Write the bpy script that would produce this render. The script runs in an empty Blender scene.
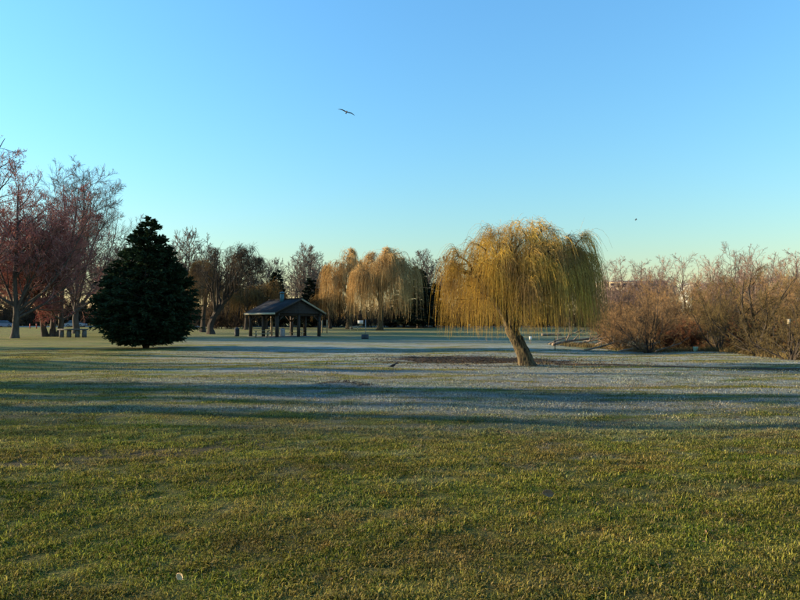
import bpy, math, random
import numpy as np
from mathutils import Vector
R_ = math.radians

# ------------------------------------------------------------------ camera, sky, sun, exposure
scene = bpy.context.scene
FPX, CX, CY, HZ = 630.0, 400.0, 300.0, 322.0      # focal length in photo pixels, centre, horizon row
CAMH = 1.70
TILT = math.atan((HZ - CY) / FPX)
cam_d = bpy.data.cameras.new('camera')
cam = bpy.data.objects.new('camera', cam_d)
scene.collection.objects.link(cam)
cam_d.sensor_width = 36.0
cam_d.lens = FPX / 800.0 * 36.0
cam_d.clip_start = 0.05
cam_d.clip_end = 6000.0
cam.location = (0, 0, CAMH)
cam.rotation_euler = (math.pi / 2 + TILT, 0, 0)
scene.camera = cam

SUN_EL = 13.0          # degrees above the horizon
SUN_AZ = 8.0           # degrees beyond "exactly left" of the view
world = bpy.data.worlds.new('World')
scene.world = world
world.use_nodes = True
wn = world.node_tree
sky = wn.nodes.new('ShaderNodeTexSky')
sky.sky_type = 'NISHITA'
sky.sun_disc = False
sky.sun_elevation = R_(SUN_EL)
sky.sun_rotation = R_(270.0 + SUN_AZ)
sky.altitude = 0.0
sky.air_density = 2.1
sky.dust_density = 0.0
sky.ozone_density = 8.4
bg = wn.nodes['Background']
bg.inputs['Strength'].default_value = 0.15
wn.links.new(sky.outputs['Color'], bg.inputs['Color'])

sun_d = bpy.data.lights.new('sun', 'SUN')
sun_d.energy = 5.0
sun_d.angle = R_(0.5)
sun_d.color = (1.0, 0.80, 0.52)
sun = bpy.data.objects.new('sun', sun_d)
scene.collection.objects.link(sun)
to_sun = Vector((-math.cos(R_(SUN_AZ)) * math.cos(R_(SUN_EL)), math.sin(R_(SUN_AZ)) * math.cos(R_(SUN_EL)), math.sin(R_(SUN_EL))))
sun.rotation_euler = to_sun.to_track_quat('Z', 'Y').to_euler()
sun.location = (-60, 10, 40)

vs = scene.view_settings
vs.view_transform = 'Standard'
vs.look = 'None'
vs.gamma = 1.0
vs.use_curve_mapping = False
vs.exposure = 1.48
scene.cycles.max_bounces = 5
scene.cycles.diffuse_bounces = 3

# ------------------------------------------------------------------ helpers
COL = scene.collection
RNG = np.random.default_rng(7)

def ray(px, py):
    u, v = (px - CX) / FPX, (CY - py) / FPX
    return (u, math.cos(TILT) - v * math.sin(TILT), math.sin(TILT) + v * math.cos(TILT))

def at(px, py, d):                       # point seen at a photo pixel, d metres down the field
    a, b, c = ray(px, py)
    k = d / b
    return np.array((a * k, d, CAMH + c * k))

def fx(px, d):                           # sideways position only
    return at(px, HZ, d)[0]

def sstep(a, b, x):
    t = np.clip((x - a) / (b - a), 0, 1)
    return t * t * (3 - 2 * t)

_u = np.random.default_rng(3)
_WV = [(_u.uniform(0, 2 * np.pi), 2 * np.pi / w, _u.uniform(0, 6.28), a) for w, a in
       ((2.3, .004), (3.1, .006), (4.3, .008), (6.1, .011), (7.7, .014), (11, .022), (17, .035), (29, .05))]

def gz(x, y):                            # height of the ground
    x = np.asarray(x, float); y = np.asarray(y, float)
    z = 0.7 * sstep(80, 170, y)
    w = np.zeros(np.broadcast(x, y).shape)
    for th, k, ph, a in _WV:
        w = w + a * np.sin(k * (x * math.cos(th) + y * math.sin(th)) + ph)
    fade = 0.25 + 0.75 * (1 - sstep(35, 60, np.hypot(x, y)))
    z = z + w * fade
    z = z + 0.13 * np.exp(-((x + 1.5) / .6) ** 2 - ((y - 16.8) / .35) ** 2)
    z = z + 0.10 * np.exp(-((x - 5.04) / 1.3) ** 2 - ((y - 24.9) / 1.2) ** 2)
    return z

def ground(px, py):                      # point of the lawn seen at a photo pixel
    a, b, c = ray(px, py)
    d = 3.0
    for _ in range(60):
        z = float(gz(a * d / b, d))
        d2 = (CAMH - z) / max(1e-4, -c / b)
        d = 0.5 * d + 0.5 * min(d2, 400)
    return np.array((a * d / b, d, float(gz(a * d / b, d))))

class Acc:                               # collects vertices and faces of one mesh
    def __init__(self):
        self.v, self.q, self.t, self.n = [], [], [], 0
    def add(self, v, q=None, t=None):
        v = np.asarray(v, float).reshape(-1, 3)
        if q is not None and len(q): self.q.append(np.asarray(q).reshape(-1, 4) + self.n)
        if t is not None and len(t): self.t.append(np.asarray(t).reshape(-1, 3) + self.n)
        self.v.append(v); self.n += len(v)
        return self
    def mesh(self, name, material, smooth=False):
        v = np.concatenate(self.v)
        q = np.concatenate(self.q) if self.q else np.zeros((0, 4), int)
        t = np.concatenate(self.t) if self.t else np.zeros((0, 3), int)
        me = bpy.data.meshes.new(name)
        me.vertices.add(len(v)); me.vertices.foreach_set('co', v.astype(np.float32).ravel())
        nl = q.size + t.size
        me.loops.add(nl)
        me.loops.foreach_set('vertex_index', np.concatenate([q.ravel(), t.ravel()]).astype(np.int32))
        me.polygons.add(len(q) + len(t))
        st = np.concatenate([np.arange(len(q)) * 4, q.size + np.arange(len(t)) * 3]).astype(np.int32)
        me.polygons.foreach_set('loop_start', st)
        if smooth: me.polygons.foreach_set('use_smooth', np.ones(len(q) + len(t), bool))
        me.update(calc_edges=True)
        if material: me.materials.append(material)
        return me

def obj(name, data, parent=None, loc=None, rz=None):
    o = bpy.data.objects.new(name, data)
    COL.objects.link(o)
    if parent: o.parent = parent
    if loc is not None: o.location = [float(c) for c in loc]
    if rz is not None: o.rotation_euler = (0, 0, rz)
    return o

def tag(o, label=None, cat=None, group=None, kind=None):
    if label: o['label'] = label
    if cat: o['category'] = cat
    if group: o['group'] = group
    if kind: o['kind'] = kind
    return o

def thing(name, label, cat, loc, rz=0.0, group=None):
    o = obj(name, None, None, loc, rz)
    o.empty_display_size = 0.2
    return tag(o, label, cat, group)

def dup(root, loc, rz=0.0, scale=1.0, label=None, group=None):
    r = root.copy(); COL.objects.link(r)
    r.location = [float(c) for c in loc]; r.rotation_euler = (0, 0, rz)
    r.scale = (scale,) * 3 if np.isscalar(scale) else scale
    if label: r['label'] = label
    if group: r['group'] = group
    for ch in list(root.children):
        c = ch.copy(); COL.objects.link(c); c.parent = r
        for g in list(ch.children):
            d = g.copy(); COL.objects.link(d); d.parent = c
    return r

def box(acc, x0, x1, y0, y1, z0, z1):
    v = [(x, y, z) for z in (z0, z1) for y in (y0, y1) for x in (x0, x1)]
    acc.add(v, [(0, 2, 3, 1), (4, 5, 7, 6), (0, 1, 5, 4), (2, 6, 7, 3), (0, 4, 6, 2), (1, 3, 7, 5)])
    return acc

def tubes(acc, P, R, s=3, caps=False):
    P = np.asarray(P, float); R = np.asarray(R, float)
    n, K, _ = P.shape
    T = np.gradient(P, axis=1)
    T /= np.linalg.norm(T, axis=2, keepdims=True) + 1e-9
    ref = np.tile(np.array([0.31, 0.53, 0.79]), (n, 1))
    mean = P[:, -1] - P[:, 0]
    mean /= np.linalg.norm(mean, axis=1, keepdims=True) + 1e-9
    bad = np.abs((mean * ref).sum(1)) > 0.8
    ref[bad] = (0.8, -0.6, 0.05)
    N = np.cross(T, ref[:, None, :]); N /= np.linalg.norm(N, axis=2, keepdims=True) + 1e-9
    B = np.cross(T, N)
    a = np.arange(s) * 2 * np.pi / s
    V = P[:, :, None, :] + R[:, :, None, None] * (np.cos(a)[:, None] * N[:, :, None, :] + np.sin(a)[:, None] * B[:, :, None, :])
    idx = np.arange(n * K * s).reshape(n, K, s)
    nx = np.roll(idx, -1, axis=2)
    q = np.stack([idx[:, :-1], nx[:, :-1], nx[:, 1:], idx[:, 1:]], axis=-1).reshape(-1, 4)
    t = None
    if caps and s >= 3:
        t = []
        for j in range(1, s - 1):
            t.append(np.stack([idx[:, -1, 0], idx[:, -1, j], idx[:, -1, j + 1]], -1))
            t.append(np.stack([idx[:, 0, 0], idx[:, 0, j + 1], idx[:, 0, j]], -1))
        t = np.concatenate(t)
    acc.add(V, q, t)
    return acc

def tube1(acc, pts, r, s=6, caps=True):
    pts = np.asarray(pts, float)
    rr = np.full(len(pts), r) if np.isscalar(r) else np.asarray(r, float)
    return tubes(acc, pts[None], rr[None], s, caps)

def lathe(acc, prof, s=14, c=(0, 0, 0)):            # prof: (radius, z) from bottom to top
    prof = np.asarray(prof, float); K = len(prof)
    a = np.arange(s) * 2 * np.pi / s
    V = np.stack([prof[:, 0:1] * np.cos(a) + c[0], prof[:, 0:1] * np.sin(a) + c[1], np.repeat(prof[:, 1:2], s, 1) + c[2]], -1)
    idx = np.arange(K * s).reshape(K, s); nx = np.roll(idx, -1, 1)
    acc.add(V, np.stack([idx[:-1], nx[:-1], nx[1:], idx[1:]], -1).reshape(-1, 4))
    return acc

def unit(v):
    return v / (np.linalg.norm(v, axis=-1, keepdims=True) + 1e-9)

def frames(T, rng):
    r = unit(rng.normal(size=T.shape))
    N = unit(np.cross(T, r))
    return N, np.cross(T, N)

def interp(P, R, t):                      # P (n,K,3), t (n,m)
    n, K, _ = P.shape
    f = t * (K - 1); i = np.clip(f.astype(int), 0, K - 2); w = (f - i)[..., None]
    rows = np.arange(n)[:, None]
    p = P[rows, i] * (1 - w) + P[rows, i + 1] * w
    tg = unit(P[rows, i + 1] - P[rows, i])
    r = R[rows, i] * (1 - w[..., 0]) + R[rows, i + 1] * w[..., 0]
    return p, tg, r

def walk(p0, d0, L, K, up, wob, rng, grav=None, frac=None):
    n = len(p0); P = np.zeros((n, K, 3)); P[:, 0] = p0
    d = d0.copy(); st0 = (L / (K - 1))[:, None]
    frac = np.ones(K - 1) if frac is None else np.asarray(frac) / np.mean(frac)
    for k in range(1, K):
        P[:, k] = P[:, k - 1] + d * st0 * frac[k - 1]
        d = d + rng.normal(size=(n, 3)) * wob
        d[:, 2] += up if grav is None else grav[:, k]
        d = unit(d)
    return P

def fit(P, env):                          # shorten what sticks out of the crown's outline
    c, r = np.asarray(env[0], float), np.asarray(env[1], float)
    for _ in range(6):
        f = np.linalg.norm((P - c) / r, axis=2)
        s = np.where(f.max(1) > np.maximum(1.0, f[:, 0] + .01), 0.84, 1.0)
        if (s == 1).all(): break
        P[...] = P[:, :1] + (P - P[:, :1]) * s[:, None, None]
    return P

def kids(rng, P, R, n, t0, t1, ang, dang, L, K=5, up=0.05, wob=0.15, rr=0.6, rmin=0.006, taper=0.5, env=None, rel=True):
    m = len(P)
    t = t0 + (t1 - t0) * (np.arange(n)[None] + rng.uniform(0, 1, (m, n))) / n
    p, tg, r = interp(P, R, t)
    N, B = frames(tg, rng)
    ph = rng.uniform(0, 2 * np.pi, (m, 1)) + np.arange(n)[None] * 2.4 + rng.normal(size=(m, n)) * .3
    a = R_(ang) + R_(dang) * rng.normal(size=(m, n))
    d = tg * np.cos(a)[..., None] + (N * np.cos(ph)[..., None] + B * np.sin(ph)[..., None]) * np.sin(a)[..., None]
    plen = np.linalg.norm(np.diff(P, axis=1), axis=2).sum(1)[:, None]
    LL = (plen * L if rel else L) * (1 - taper * (t - t0) / max(1e-6, t1 - t0)) * rng.uniform(.7, 1.25, (m, n))
    Q = walk(p.reshape(-1, 3), unit(d.reshape(-1, 3)), LL.ravel(), K, up, wob, rng)
    if env: fit(Q, env)
    r0 = np.maximum(r.ravel() * rr, rmin)
    rad = r0[:, None] + (rmin * .6 - r0[:, None]) * np.linspace(0, 1, K)[None] ** .8
    return Q, np.maximum(rad, rmin * .6)

def bez(a, b, c, K):
    t = np.linspace(0, 1, K)[:, None]
    return (1 - t) ** 2 * a + 2 * t * (1 - t) * b + t * t * c

# ------------------------------------------------------------------ materials
def nodes(m):
    m.use_nodes = True
    return m.node_tree.nodes, m.node_tree.links, m.node_tree.nodes['Principled BSDF']

def ramp(N, L, fac, stops, interp_='LINEAR'):
    r = N.new('ShaderNodeValToRGB'); r.color_ramp.interpolation = interp_
    while len(r.color_ramp.elements) < len(stops): r.color_ramp.elements.new(0.5)
    for e, (p, c) in zip(r.color_ramp.elements, stops):
        e.position = p; e.color = (*c, 1) if len(c) == 3 else c
    L.new(fac, r.inputs[0])
    return r.outputs[0]

def noise(N, L, vec, scale, detail=3, rough=.55):
    n = N.new('ShaderNodeTexNoise'); n.inputs['Scale'].default_value = scale
    n.inputs['Detail'].default_value = detail; n.inputs['Roughness'].default_value = rough
    if vec is not None: L.new(vec, n.inputs['Vector'])
    return n.outputs['Fac']

def math_(N, L, op, a, b=None, c=None, clamp=False):
    m = N.new('ShaderNodeMath'); m.operation = op; m.use_clamp = clamp
    for i, x in enumerate((a, b, c)):
        if x is None: continue
        if isinstance(x, (int, float)): m.inputs[i].default_value = x
        else: L.new(x, m.inputs[i])
    return m.outputs[0]

def mapr(N, L, x, a, b, c=0.0, d=1.0):
    m = N.new('ShaderNodeMapRange'); m.interpolation_type = 'SMOOTHSTEP'
    L.new(x, m.inputs[0])
    for i, v in enumerate((a, b, c, d)): m.inputs[i + 1].default_value = v
    return m.outputs[0]

def mixc(N, L, f, a, b):
    m = N.new('ShaderNodeMix'); m.data_type = 'RGBA'
    for i, x in ((0, f), (6, a), (7, b)):
        if isinstance(x, (int, float)): m.inputs[i].default_value = x
        elif isinstance(x, tuple): m.inputs[i].default_value = (*x, 1)
        else: L.new(x, m.inputs[i])
    return m.outputs[2]

def vscale(N, L, vec, s):
    m = N.new('ShaderNodeMapping'); m.inputs['Scale'].default_value = s
    L.new(vec, m.inputs['Vector'])
    return m.outputs[0]

def plain(name, c0, c1=None, rough=.8, scale=6.0, bump=0.0, stretch=(1, 1, 1), spec=.25, detail=4, rnd=0.0, metal=0.0, lo=.3, hi=.7):
    m = bpy.data.materials.new(name); N, L, b = nodes(m)
    tc = N.new('ShaderNodeTexCoord')
    v = vscale(N, L, tc.outputs['Object'], stretch)
    c1 = c1 or tuple(x * .7 for x in c0)
    f = noise(N, L, v, scale, detail, .6)
    col = ramp(N, L, f, [(lo, c1), (hi, c0)])
    if rnd:
        oi = N.new('ShaderNodeObjectInfo')
        h = N.new('ShaderNodeHueSaturation')
        L.new(mapr(N, L, oi.outputs['Random'], 0, 1, 1 - rnd, 1 + rnd), h.inputs['Value'])
        L.new(col, h.inputs['Color']); col = h.outputs[0]
    L.new(col, b.inputs['Base Color'])
    b.inputs['Roughness'].default_value = rough
    b.inputs['Specular IOR Level'].default_value = spec
    b.inputs['Metallic'].default_value = metal
    if bump:
        bp = N.new('ShaderNodeBump'); bp.inputs['Strength'].default_value = bump; bp.inputs['Distance'].default_value = .05
        L.new(f, bp.inputs['Height']); L.new(bp.outputs[0], b.inputs['Normal'])
    return m

def foliage(name, c0, c1, scale=1.2, trans=.25, rnd=.0, tint=None):
    """twigs and leaves: two tones in clumps, a little light passing through"""
    m = bpy.data.materials.new(name); m.use_nodes = True
    N, L = m.node_tree.nodes, m.node_tree.links
    N.clear()
    out = N.new('ShaderNodeOutputMaterial')
    tc = N.new('ShaderNodeTexCoord')
    f = noise(N, L, tc.outputs['Object'], scale, 2)
    col = ramp(N, L, f, [(.35, c1), (.65, c0)])
    f2 = noise(N, L, tc.outputs['Object'], scale * 14, 1)
    h = N.new('ShaderNodeHueSaturation'); L.new(col, h.inputs['Color'])
    L.new(mapr(N, L, f2, .3, .7, .7, 1.3), h.inputs['Value'])
    col = h.outputs[0]
    if rnd:
        oi = N.new('ShaderNodeObjectInfo'); h2 = N.new('ShaderNodeHueSaturation')
        L.new(mapr(N, L, oi.outputs['Random'], 0, 1, 1 - rnd, 1 + rnd), h2.inputs['Value'])
        L.new(col, h2.inputs['Color']); col = h2.outputs[0]
    d = N.new('ShaderNodeBsdfDiffuse'); L.new(col, d.inputs[0])
    if trans:
        t = N.new('ShaderNodeBsdfTranslucent'); L.new(col, t.inputs[0])
        mx = N.new('ShaderNodeMixShader'); mx.inputs[0].default_value = trans
        L.new(d.outputs[0], mx.inputs[1]); L.new(t.outputs[0], mx.inputs[2])
        L.new(mx.outputs[0], out.inputs[0])
    else:
        L.new(d.outputs[0], out.inputs[0])
    return m

def seg_mask(N, L, X, Y, ax, ay, bx, by, wx, soft):      # 1 near the segment a-b (world metres)
    dx, dy = bx - ax, by - ay; l2 = dx * dx + dy * dy
    px = math_(N, L, 'SUBTRACT', X, ax); py = math_(N, L, 'SUBTRACT', Y, ay)
    t = math_(N, L, 'ADD', math_(N, L, 'MULTIPLY', px, dx / l2), math_(N, L, 'MULTIPLY', py, dy / l2), clamp=True)
    ex = math_(N, L, 'SUBTRACT', px, math_(N, L, 'MULTIPLY', t, dx))
    ey = math_(N, L, 'SUBTRACT', py, math_(N, L, 'MULTIPLY', t, dy))
    r = math_(N, L, 'SQRT', math_(N, L, 'ADD', math_(N, L, 'MULTIPLY', ex, ex), math_(N, L, 'MULTIPLY', ey, ey)))
    return r

def lawn_colour(N, L, blade):
    g = N.new('ShaderNodeNewGeometry'); pos = g.outputs['Position']
    flat = vscale(N, L, pos, (1, 1, 0))
    sp = N.new('ShaderNodeSeparateXYZ'); L.new(pos, sp.inputs[0]); X, Y = sp.outputs[0], sp.outputs[1]
    big = noise(N, L, vscale(N, L, flat, (.5, 1, 1)), .33, 3)
    mid = noise(N, L, vscale(N, L, flat, (.7, 1, 1)), 1.6, 4, .6)
    fine = noise(N, L, flat, 9.0, 3, .6)
    # living green / olive / straw
    green = (.078, .115, .013); olive = (.160, .155, .025); straw = (.28, .20, .06)
    f = math_(N, L, 'ADD', math_(N, L, 'MULTIPLY', big, .45), math_(N, L, 'ADD', math_(N, L, 'MULTIPLY', mid, .35), math_(N, L, 'MULTIPLY', fine, .2)))
    col = ramp(N, L, f, [(.38, green), (.48, olive), (.57, (.17, .135, .034)), (.66, straw)])
    hm = N.new('ShaderNodeHueSaturation'); L.new(col, hm.inputs['Color'])
    L.new(mapr(N, L, noise(N, L, vscale(N, L, flat, (.3, 1, 1)), 1.1, 7, .72), .32, .68, .62, 1.38), hm.inputs['Value']); col = hm.outputs[0]
    # rusty dead patches
    rf = mapr(N, L, noise(N, L, vscale(N, L, flat, (.8, 1, 1)), 2.4, 4, .7), .56, .70)
    rx = mapr(N, L, X, -3.0, 3.0, .25, .8)
    col = mixc(N, L, math_(N, L, 'MULTIPLY', rf, rx), col, (.17, .082, .022) if blade else (.085, .05, .022))
    # frost: a rime on the grass of the middle lawn, streaked across
    streak = noise(N, L, vscale(N, L, flat, (.10, .75, 1)), 1.0, 4, .6)
    fy = math_(N, L, 'MULTIPLY', mapr(N, L, Y, 8.5, 14, 0, 1), mapr(N, L, Y, 36, 85, 1, .30))
    fxm = mapr(N, L, math_(N, L, 'ADD', X, math_(N, L, 'MULTIPLY', Y, .32)), -7, 3.5, .18, 1)
    fs = mapr(N, L, math_(N, L, 'ADD', streak, math_(N, L, 'MULTIPLY', mid, .35)), .54, .74)
    near = math_(N, L, 'MULTIPLY', mapr(N, L, noise(N, L, flat, 1.1, 4, .65), .50, .66), math_(N, L, 'MULTIPLY', mapr(N, L, Y, 4.5, 10, .0, .45), mapr(N, L, X, -4, 3, .35, 1)))
    fr = math_(N, L, 'MAXIMUM', math_(N, L, 'MULTIPLY', math_(N, L, 'MULTIPLY', fs, fy), fxm), near)
    fr = math_(N, L, 'MULTIPLY', fr, mapr(N, L, fine, .30, .55, .45, 1))
    col = mixc(N, L, math_(N, L, 'MULTIPLY', fr, .50 if blade else .62), col, (.33, .37, .41))
    # bare earth under the willow and the worn track leading right, muddy line at left front
    wob = math_(N, L, 'MULTIPLY', math_(N, L, 'SUBTRACT', noise(N, L, flat, .9, 4, .6), .5), 2.6)
    ex = math_(N, L, 'DIVIDE', math_(N, L, 'SUBTRACT', X, 3.4), 5.0)
    ey = math_(N, L, 'DIVIDE', math_(N, L, 'SUBTRACT', Y, 28.2), 3.6)
    rr = math_(N, L, 'SQRT', math_(N, L, 'ADD', math_(N, L, 'MULTIPLY', ex, ex), math_(N, L, 'MULTIPLY', ey, ey)))
    e1 = mapr(N, L, math_(N, L, 'ADD', rr, math_(N, L, 'MULTIPLY', wob, .55)), 1.1, .6)
    r2 = seg_mask(N, L, X, Y, 5.5, 26.0, 9.5, 24.5, 0, 0)
    r3 = seg_mask(N, L, X, Y, 9.5, 24.5, 15.0, 21.0, 0, 0)
    e2 = mapr(N, L, math_(N, L, 'ADD', math_(N, L, 'MINIMUM', r2, r3), math_(N, L, 'MULTIPLY', wob, .7)), 1.35, .4)
    r4 = seg_mask(N, L, X, Y, -6.0, 7.0, -2.0, 9.0, 0, 0)
    e4 = math_(N, L, 'MULTIPLY', mapr(N, L, math_(N, L, 'ADD', r4, math_(N, L, 'MULTIPLY', wob, .5)), .55, .05), .75)
    r5 = seg_mask(N, L, X, Y, -2.1, 16.9, -.9, 16.7, 0, 0)
    e5 = mapr(N, L, math_(N, L, 'ADD', r5, math_(N, L, 'MULTIPLY', wob, .2)), .40, .15)
    e = math_(N, L, 'MAXIMUM', math_(N, L, 'MAXIMUM', e1, e2), math_(N, L, 'MAXIMUM', e4, e5))
    soil = ramp(N, L, fine, [(.3, (.016, .011, .007)), (.55, (.04, .027, .016)), (.75, (.10, .07, .04))])
    return col, e, soil, fine, mid

def make_lawn_mat():
    m = bpy.data.materials.new('lawn'); N, L, b = nodes(m)
    col, e, soil, fine, mid = lawn_colour(N, L, False)
    # ground colour is darkened towards the camera, where the blades stand thickest
    g = N.new('ShaderNodeNewGeometry')
    sp = N.new('ShaderNodeSeparateXYZ'); L.new(g.outputs['Position'], sp.inputs[0])
    th = mapr(N, L, sp.outputs[1], 8, 30, .45, .9)
    h = N.new('ShaderNodeHueSaturation'); L.new(col, h.inputs['Color']); L.new(th, h.inputs['Value'])
    hh = N.new('ShaderNodeHueSaturation'); L.new(h.outputs[0], hh.inputs['Color'])
    L.new(mapr(N, L, noise(N, L, g.outputs['Position'], 48, 5, .8), .36, .64, .25, 1.65), hh.inputs['Value'])
    c2 = mixc(N, L, e, hh.outputs[0], soil)
    L.new(c2, b.inputs['Base Color'])
    b.inputs['Roughness'].default_value = .95
    b.inputs['Specular IOR Level'].default_value = .1
    tex = noise(N, L, vscale(N, L, g.outputs['Position'], (1, 1, 1)), 14, 4, .7)
    bp = N.new('ShaderNodeBump'); bp.inputs['Strength'].default_value = .8; bp.inputs['Distance'].default_value = .06
    L.new(tex, bp.inputs['Height']); L.new(bp.outputs[0], b.inputs['Normal'])
    return m

def make_grass_mat():
    m = bpy.data.materials.new('grass_blades'); m.use_nodes = True
    N, L = m.node_tree.nodes, m.node_tree.links
    N.clear(); out = N.new('ShaderNodeOutputMaterial')
    col, e, soil, fine, mid = lawn_colour(N, L, True)
    oi = N.new('ShaderNodeObjectInfo')
    h = N.new('ShaderNodeHueSaturation'); L.new(col, h.inputs['Color'])
    gi = N.new('ShaderNodeNewGeometry'); rpi = gi.outputs['Random Per Island']
    L.new(math_(N, L, 'MULTIPLY', mapr(N, L, oi.outputs['Random'], 0, 1, .75, 1.3), mapr(N, L, rpi, 0, 1, .35, 1.75)), h.inputs['Value'])
    L.new(mapr(N, L, oi.outputs['Random'], 0, 1, .512, .488), h.inputs['Hue'])
    dead = math_(N, L, 'MULTIPLY', mapr(N, L, math_(N, L, 'FRACT', math_(N, L, 'MULTIPLY', rpi, 17.3)), .82, .88), .7)
    bladec = mixc(N, L, dead, h.outputs[0], (.36, .26, .11))
    d = N.new('ShaderNodeBsdfDiffuse'); L.new(bladec, d.inputs[0])
    t = N.new('ShaderNodeBsdfTranslucent'); L.new(bladec, t.inputs[0])
    mx = N.new('ShaderNodeMixShader'); mx.inputs[0].default_value = .35
    L.new(d.outputs[0], mx.inputs[1]); L.new(t.outputs[0], mx.inputs[2])
    L.new(mx.outputs[0], out.inputs[0])
    return m

M = {}
M['lawn'] = make_lawn_mat()
M['grass'] = make_grass_mat()
M['asphalt'] = plain('asphalt', (.10, .10, .105), (.07, .07, .075), .9, 3)
M['kerb'] = plain('kerb_concrete', (.30, .30, .30), (.22, .22, .22), .9, 3)
M['bark_grey'] = plain('grey_bark', (.10, .08, .062), (.035, .028, .022), .95, 5, .6, (1, 1, .25))
M['bark_willow'] = plain('willow_bark', (.125, .092, .044), (.018, .013, .008), .95, 15, 1.0, (1, 1, .16), detail=6, lo=.40, hi=.60)
M['bark_dark'] = plain('dark_bark', (.06, .046, .035), (.025, .02, .016), .95, 5, .6, (1, 1, .25))
M['twig_red'] = foliage('red_budding_twigs', (.46, .235, .19), (.24, .13, .11), .5, .15)
M['bud_red'] = foliage('red_buds', (.50, .17, .145), (.30, .105, .10), .5, .25)
M['twig_grey'] = foliage('grey_twigs', (.22, .175, .145), (.12, .098, .085), .5, .1, .15)
M['twig_pink'] = foliage('pinkish_twigs', (.34, .22, .17), (.20, .14, .12), .4, .1, .12)
M['twig_tan'] = foliage('tan_twigs', (.38, .24, .11), (.21, .13, .065), .5, .15, .1)
M['twig_orange'] = foliage('orange_brown_twigs', (.37, .225, .10), (.18, .108, .054), .6, .15)
M['twig_rust'] = foliage('rusty_twigs', (.30, .12, .055), (.16, .07, .038), .7, .15)
M['twig_olive'] = foliage('olive_twigs', (.20, .145, .058), (.095, .07, .034), .6, .15)
M['twig_dark'] = foliage('dark_brown_twigs', (.14, .098, .06), (.07, .05, .034), .5, .1, .2)
M['gold'] = foliage('golden_willow_strands', (.62, .41, .08), (.27, .175, .07), .9, .15)
M['gold2'] = foliage('amber_willow_strands', (.64, .43, .18), (.34, .225, .10), .35, .2)
M['brownw'] = foliage('brown_willow_strands', (.20, .13, .05), (.11, .075, .035), .3, .25)
M['cedar'] = foliage('dark_cedar_foliage', (.028, .046, .022), (.015, .027, .014), 1.5, .1)
M['conifer'] = foliage('distant_conifer_foliage', (.026, .034, .022), (.016, .022, .016), .8, .1, .2)
M['reed'] = foliage('dry_reeds', (.42, .28, .12), (.26, .165, .07), .8, .3)
M['log'] = plain('weathered_log', (.28, .21, .145), (.09, .066, .046), .9, 4, .5, (1, 1, 1))
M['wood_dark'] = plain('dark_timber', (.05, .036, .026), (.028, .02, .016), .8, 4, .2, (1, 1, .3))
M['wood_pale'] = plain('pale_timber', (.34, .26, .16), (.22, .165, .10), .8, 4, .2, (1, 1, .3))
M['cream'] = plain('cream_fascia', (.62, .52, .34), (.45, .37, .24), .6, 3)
M['concrete'] = plain('weathered_concrete', (.13, .127, .118), (.075, .073, .068), .9, 5, .2)
M['bin_dark'] = plain('dark_bin', (.035, .04, .045), (.02, .024, .028), .55, 4)
M['teal'] = plain('teal_metal', (.05, .13, .14), (.03, .08, .09), .5, 4)
M['metal'] = plain('grey_metal', (.32, .33, .34), (.22, .23, .24), .45, 4, metal=.5)
M['white'] = plain('white_paint', (.78, .77, .72), (.66, .65, .6), .6, 3)
M['green_pale'] = plain('pale_green_plastic', (.42, .62, .46), (.34, .5, .38), .4, 3)
M['red_paint'] = plain('red_paint', (.55, .08, .04), (.4, .06, .03), .6, 3)
M['feather'] = plain('dark_feathers', (.028, .026, .026), (.016, .015, .015), .7, 8)
M['leaf_tan'] = plain('tan_dead_leaf', (.62, .42, .20), (.42, .26, .11), .7, 30)
M['leaf_brown'] = plain('brown_dead_leaf', (.24, .13, .06), (.13, .07, .035), .7, 30)
M['litter'] = plain('dark_leaf_litter', (.10, .062, .034), (.045, .03, .018), .9, 20)
M['apt'] = plain('cream_render', (.60, .50, .34), (.50, .41, .28), .9, .5)
M['apt2'] = plain('grey_green_render', (.34, .34, .28), (.28, .28, .23), .9, .5)
M['tyre'] = plain('tyre_rubber', (.02, .02, .02), (.014, .014, .014), .8, 5)

def glass_mat():
    m = bpy.data.materials.new('window_glass'); N, L, b = nodes(m)
    b.inputs['Base Color'].default_value = (.02, .025, .03, 1); b.inputs['Roughness'].default_value = .12
    b.inputs['Specular IOR Level'].default_value = .6
    return m
M['glass'] = glass_mat()

def paint_mat(name, c):
    m = bpy.data.materials.new(name); N, L, b = nodes(m)
    b.inputs['Base Color'].default_value = (*c, 1); b.inputs['Roughness'].default_value = .3
    b.inputs['Coat Weight'].default_value = .6
    return m
M['car_blue'] = paint_mat('blue_car_paint', (.05, .09, .20))
M['car_grey'] = paint_mat('silver_blue_car_paint', (.14, .17, .22))

def shingle_mat():
    m = bpy.data.materials.new('roof_shingles'); N, L, b = nodes(m)
    tc = N.new('ShaderNodeTexCoord')
    br = N.new('ShaderNodeTexBrick'); br.inputs['Scale'].default_value = 1.0
    br.inputs['Brick Width'].default_value = .3; br.inputs['Row Height'].default_value = .16; br.inputs['Mortar Size'].default_value = .012
    br.inputs['Color1'].default_value = (.024, .024, .028, 1); br.inputs['Color2'].default_value = (.036, .035, .037, 1); br.inputs['Mortar'].default_value = (.012, .012, .014, 1)
    L.new(tc.outputs['UV'], br.inputs['Vector'])
    f = noise(N, L, tc.outputs['Object'], 1.3, 4)
    c = mixc(N, L, mapr(N, L, f, .5, .75, 0, .4), br.outputs['Color'], (.07, .075, .075))
    L.new(c, b.inputs['Base Color']); b.inputs['Roughness'].default_value = .95; b.inputs['Specular IOR Level'].default_value = .1
    return m
M['shingle'] = shingle_mat()

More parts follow.
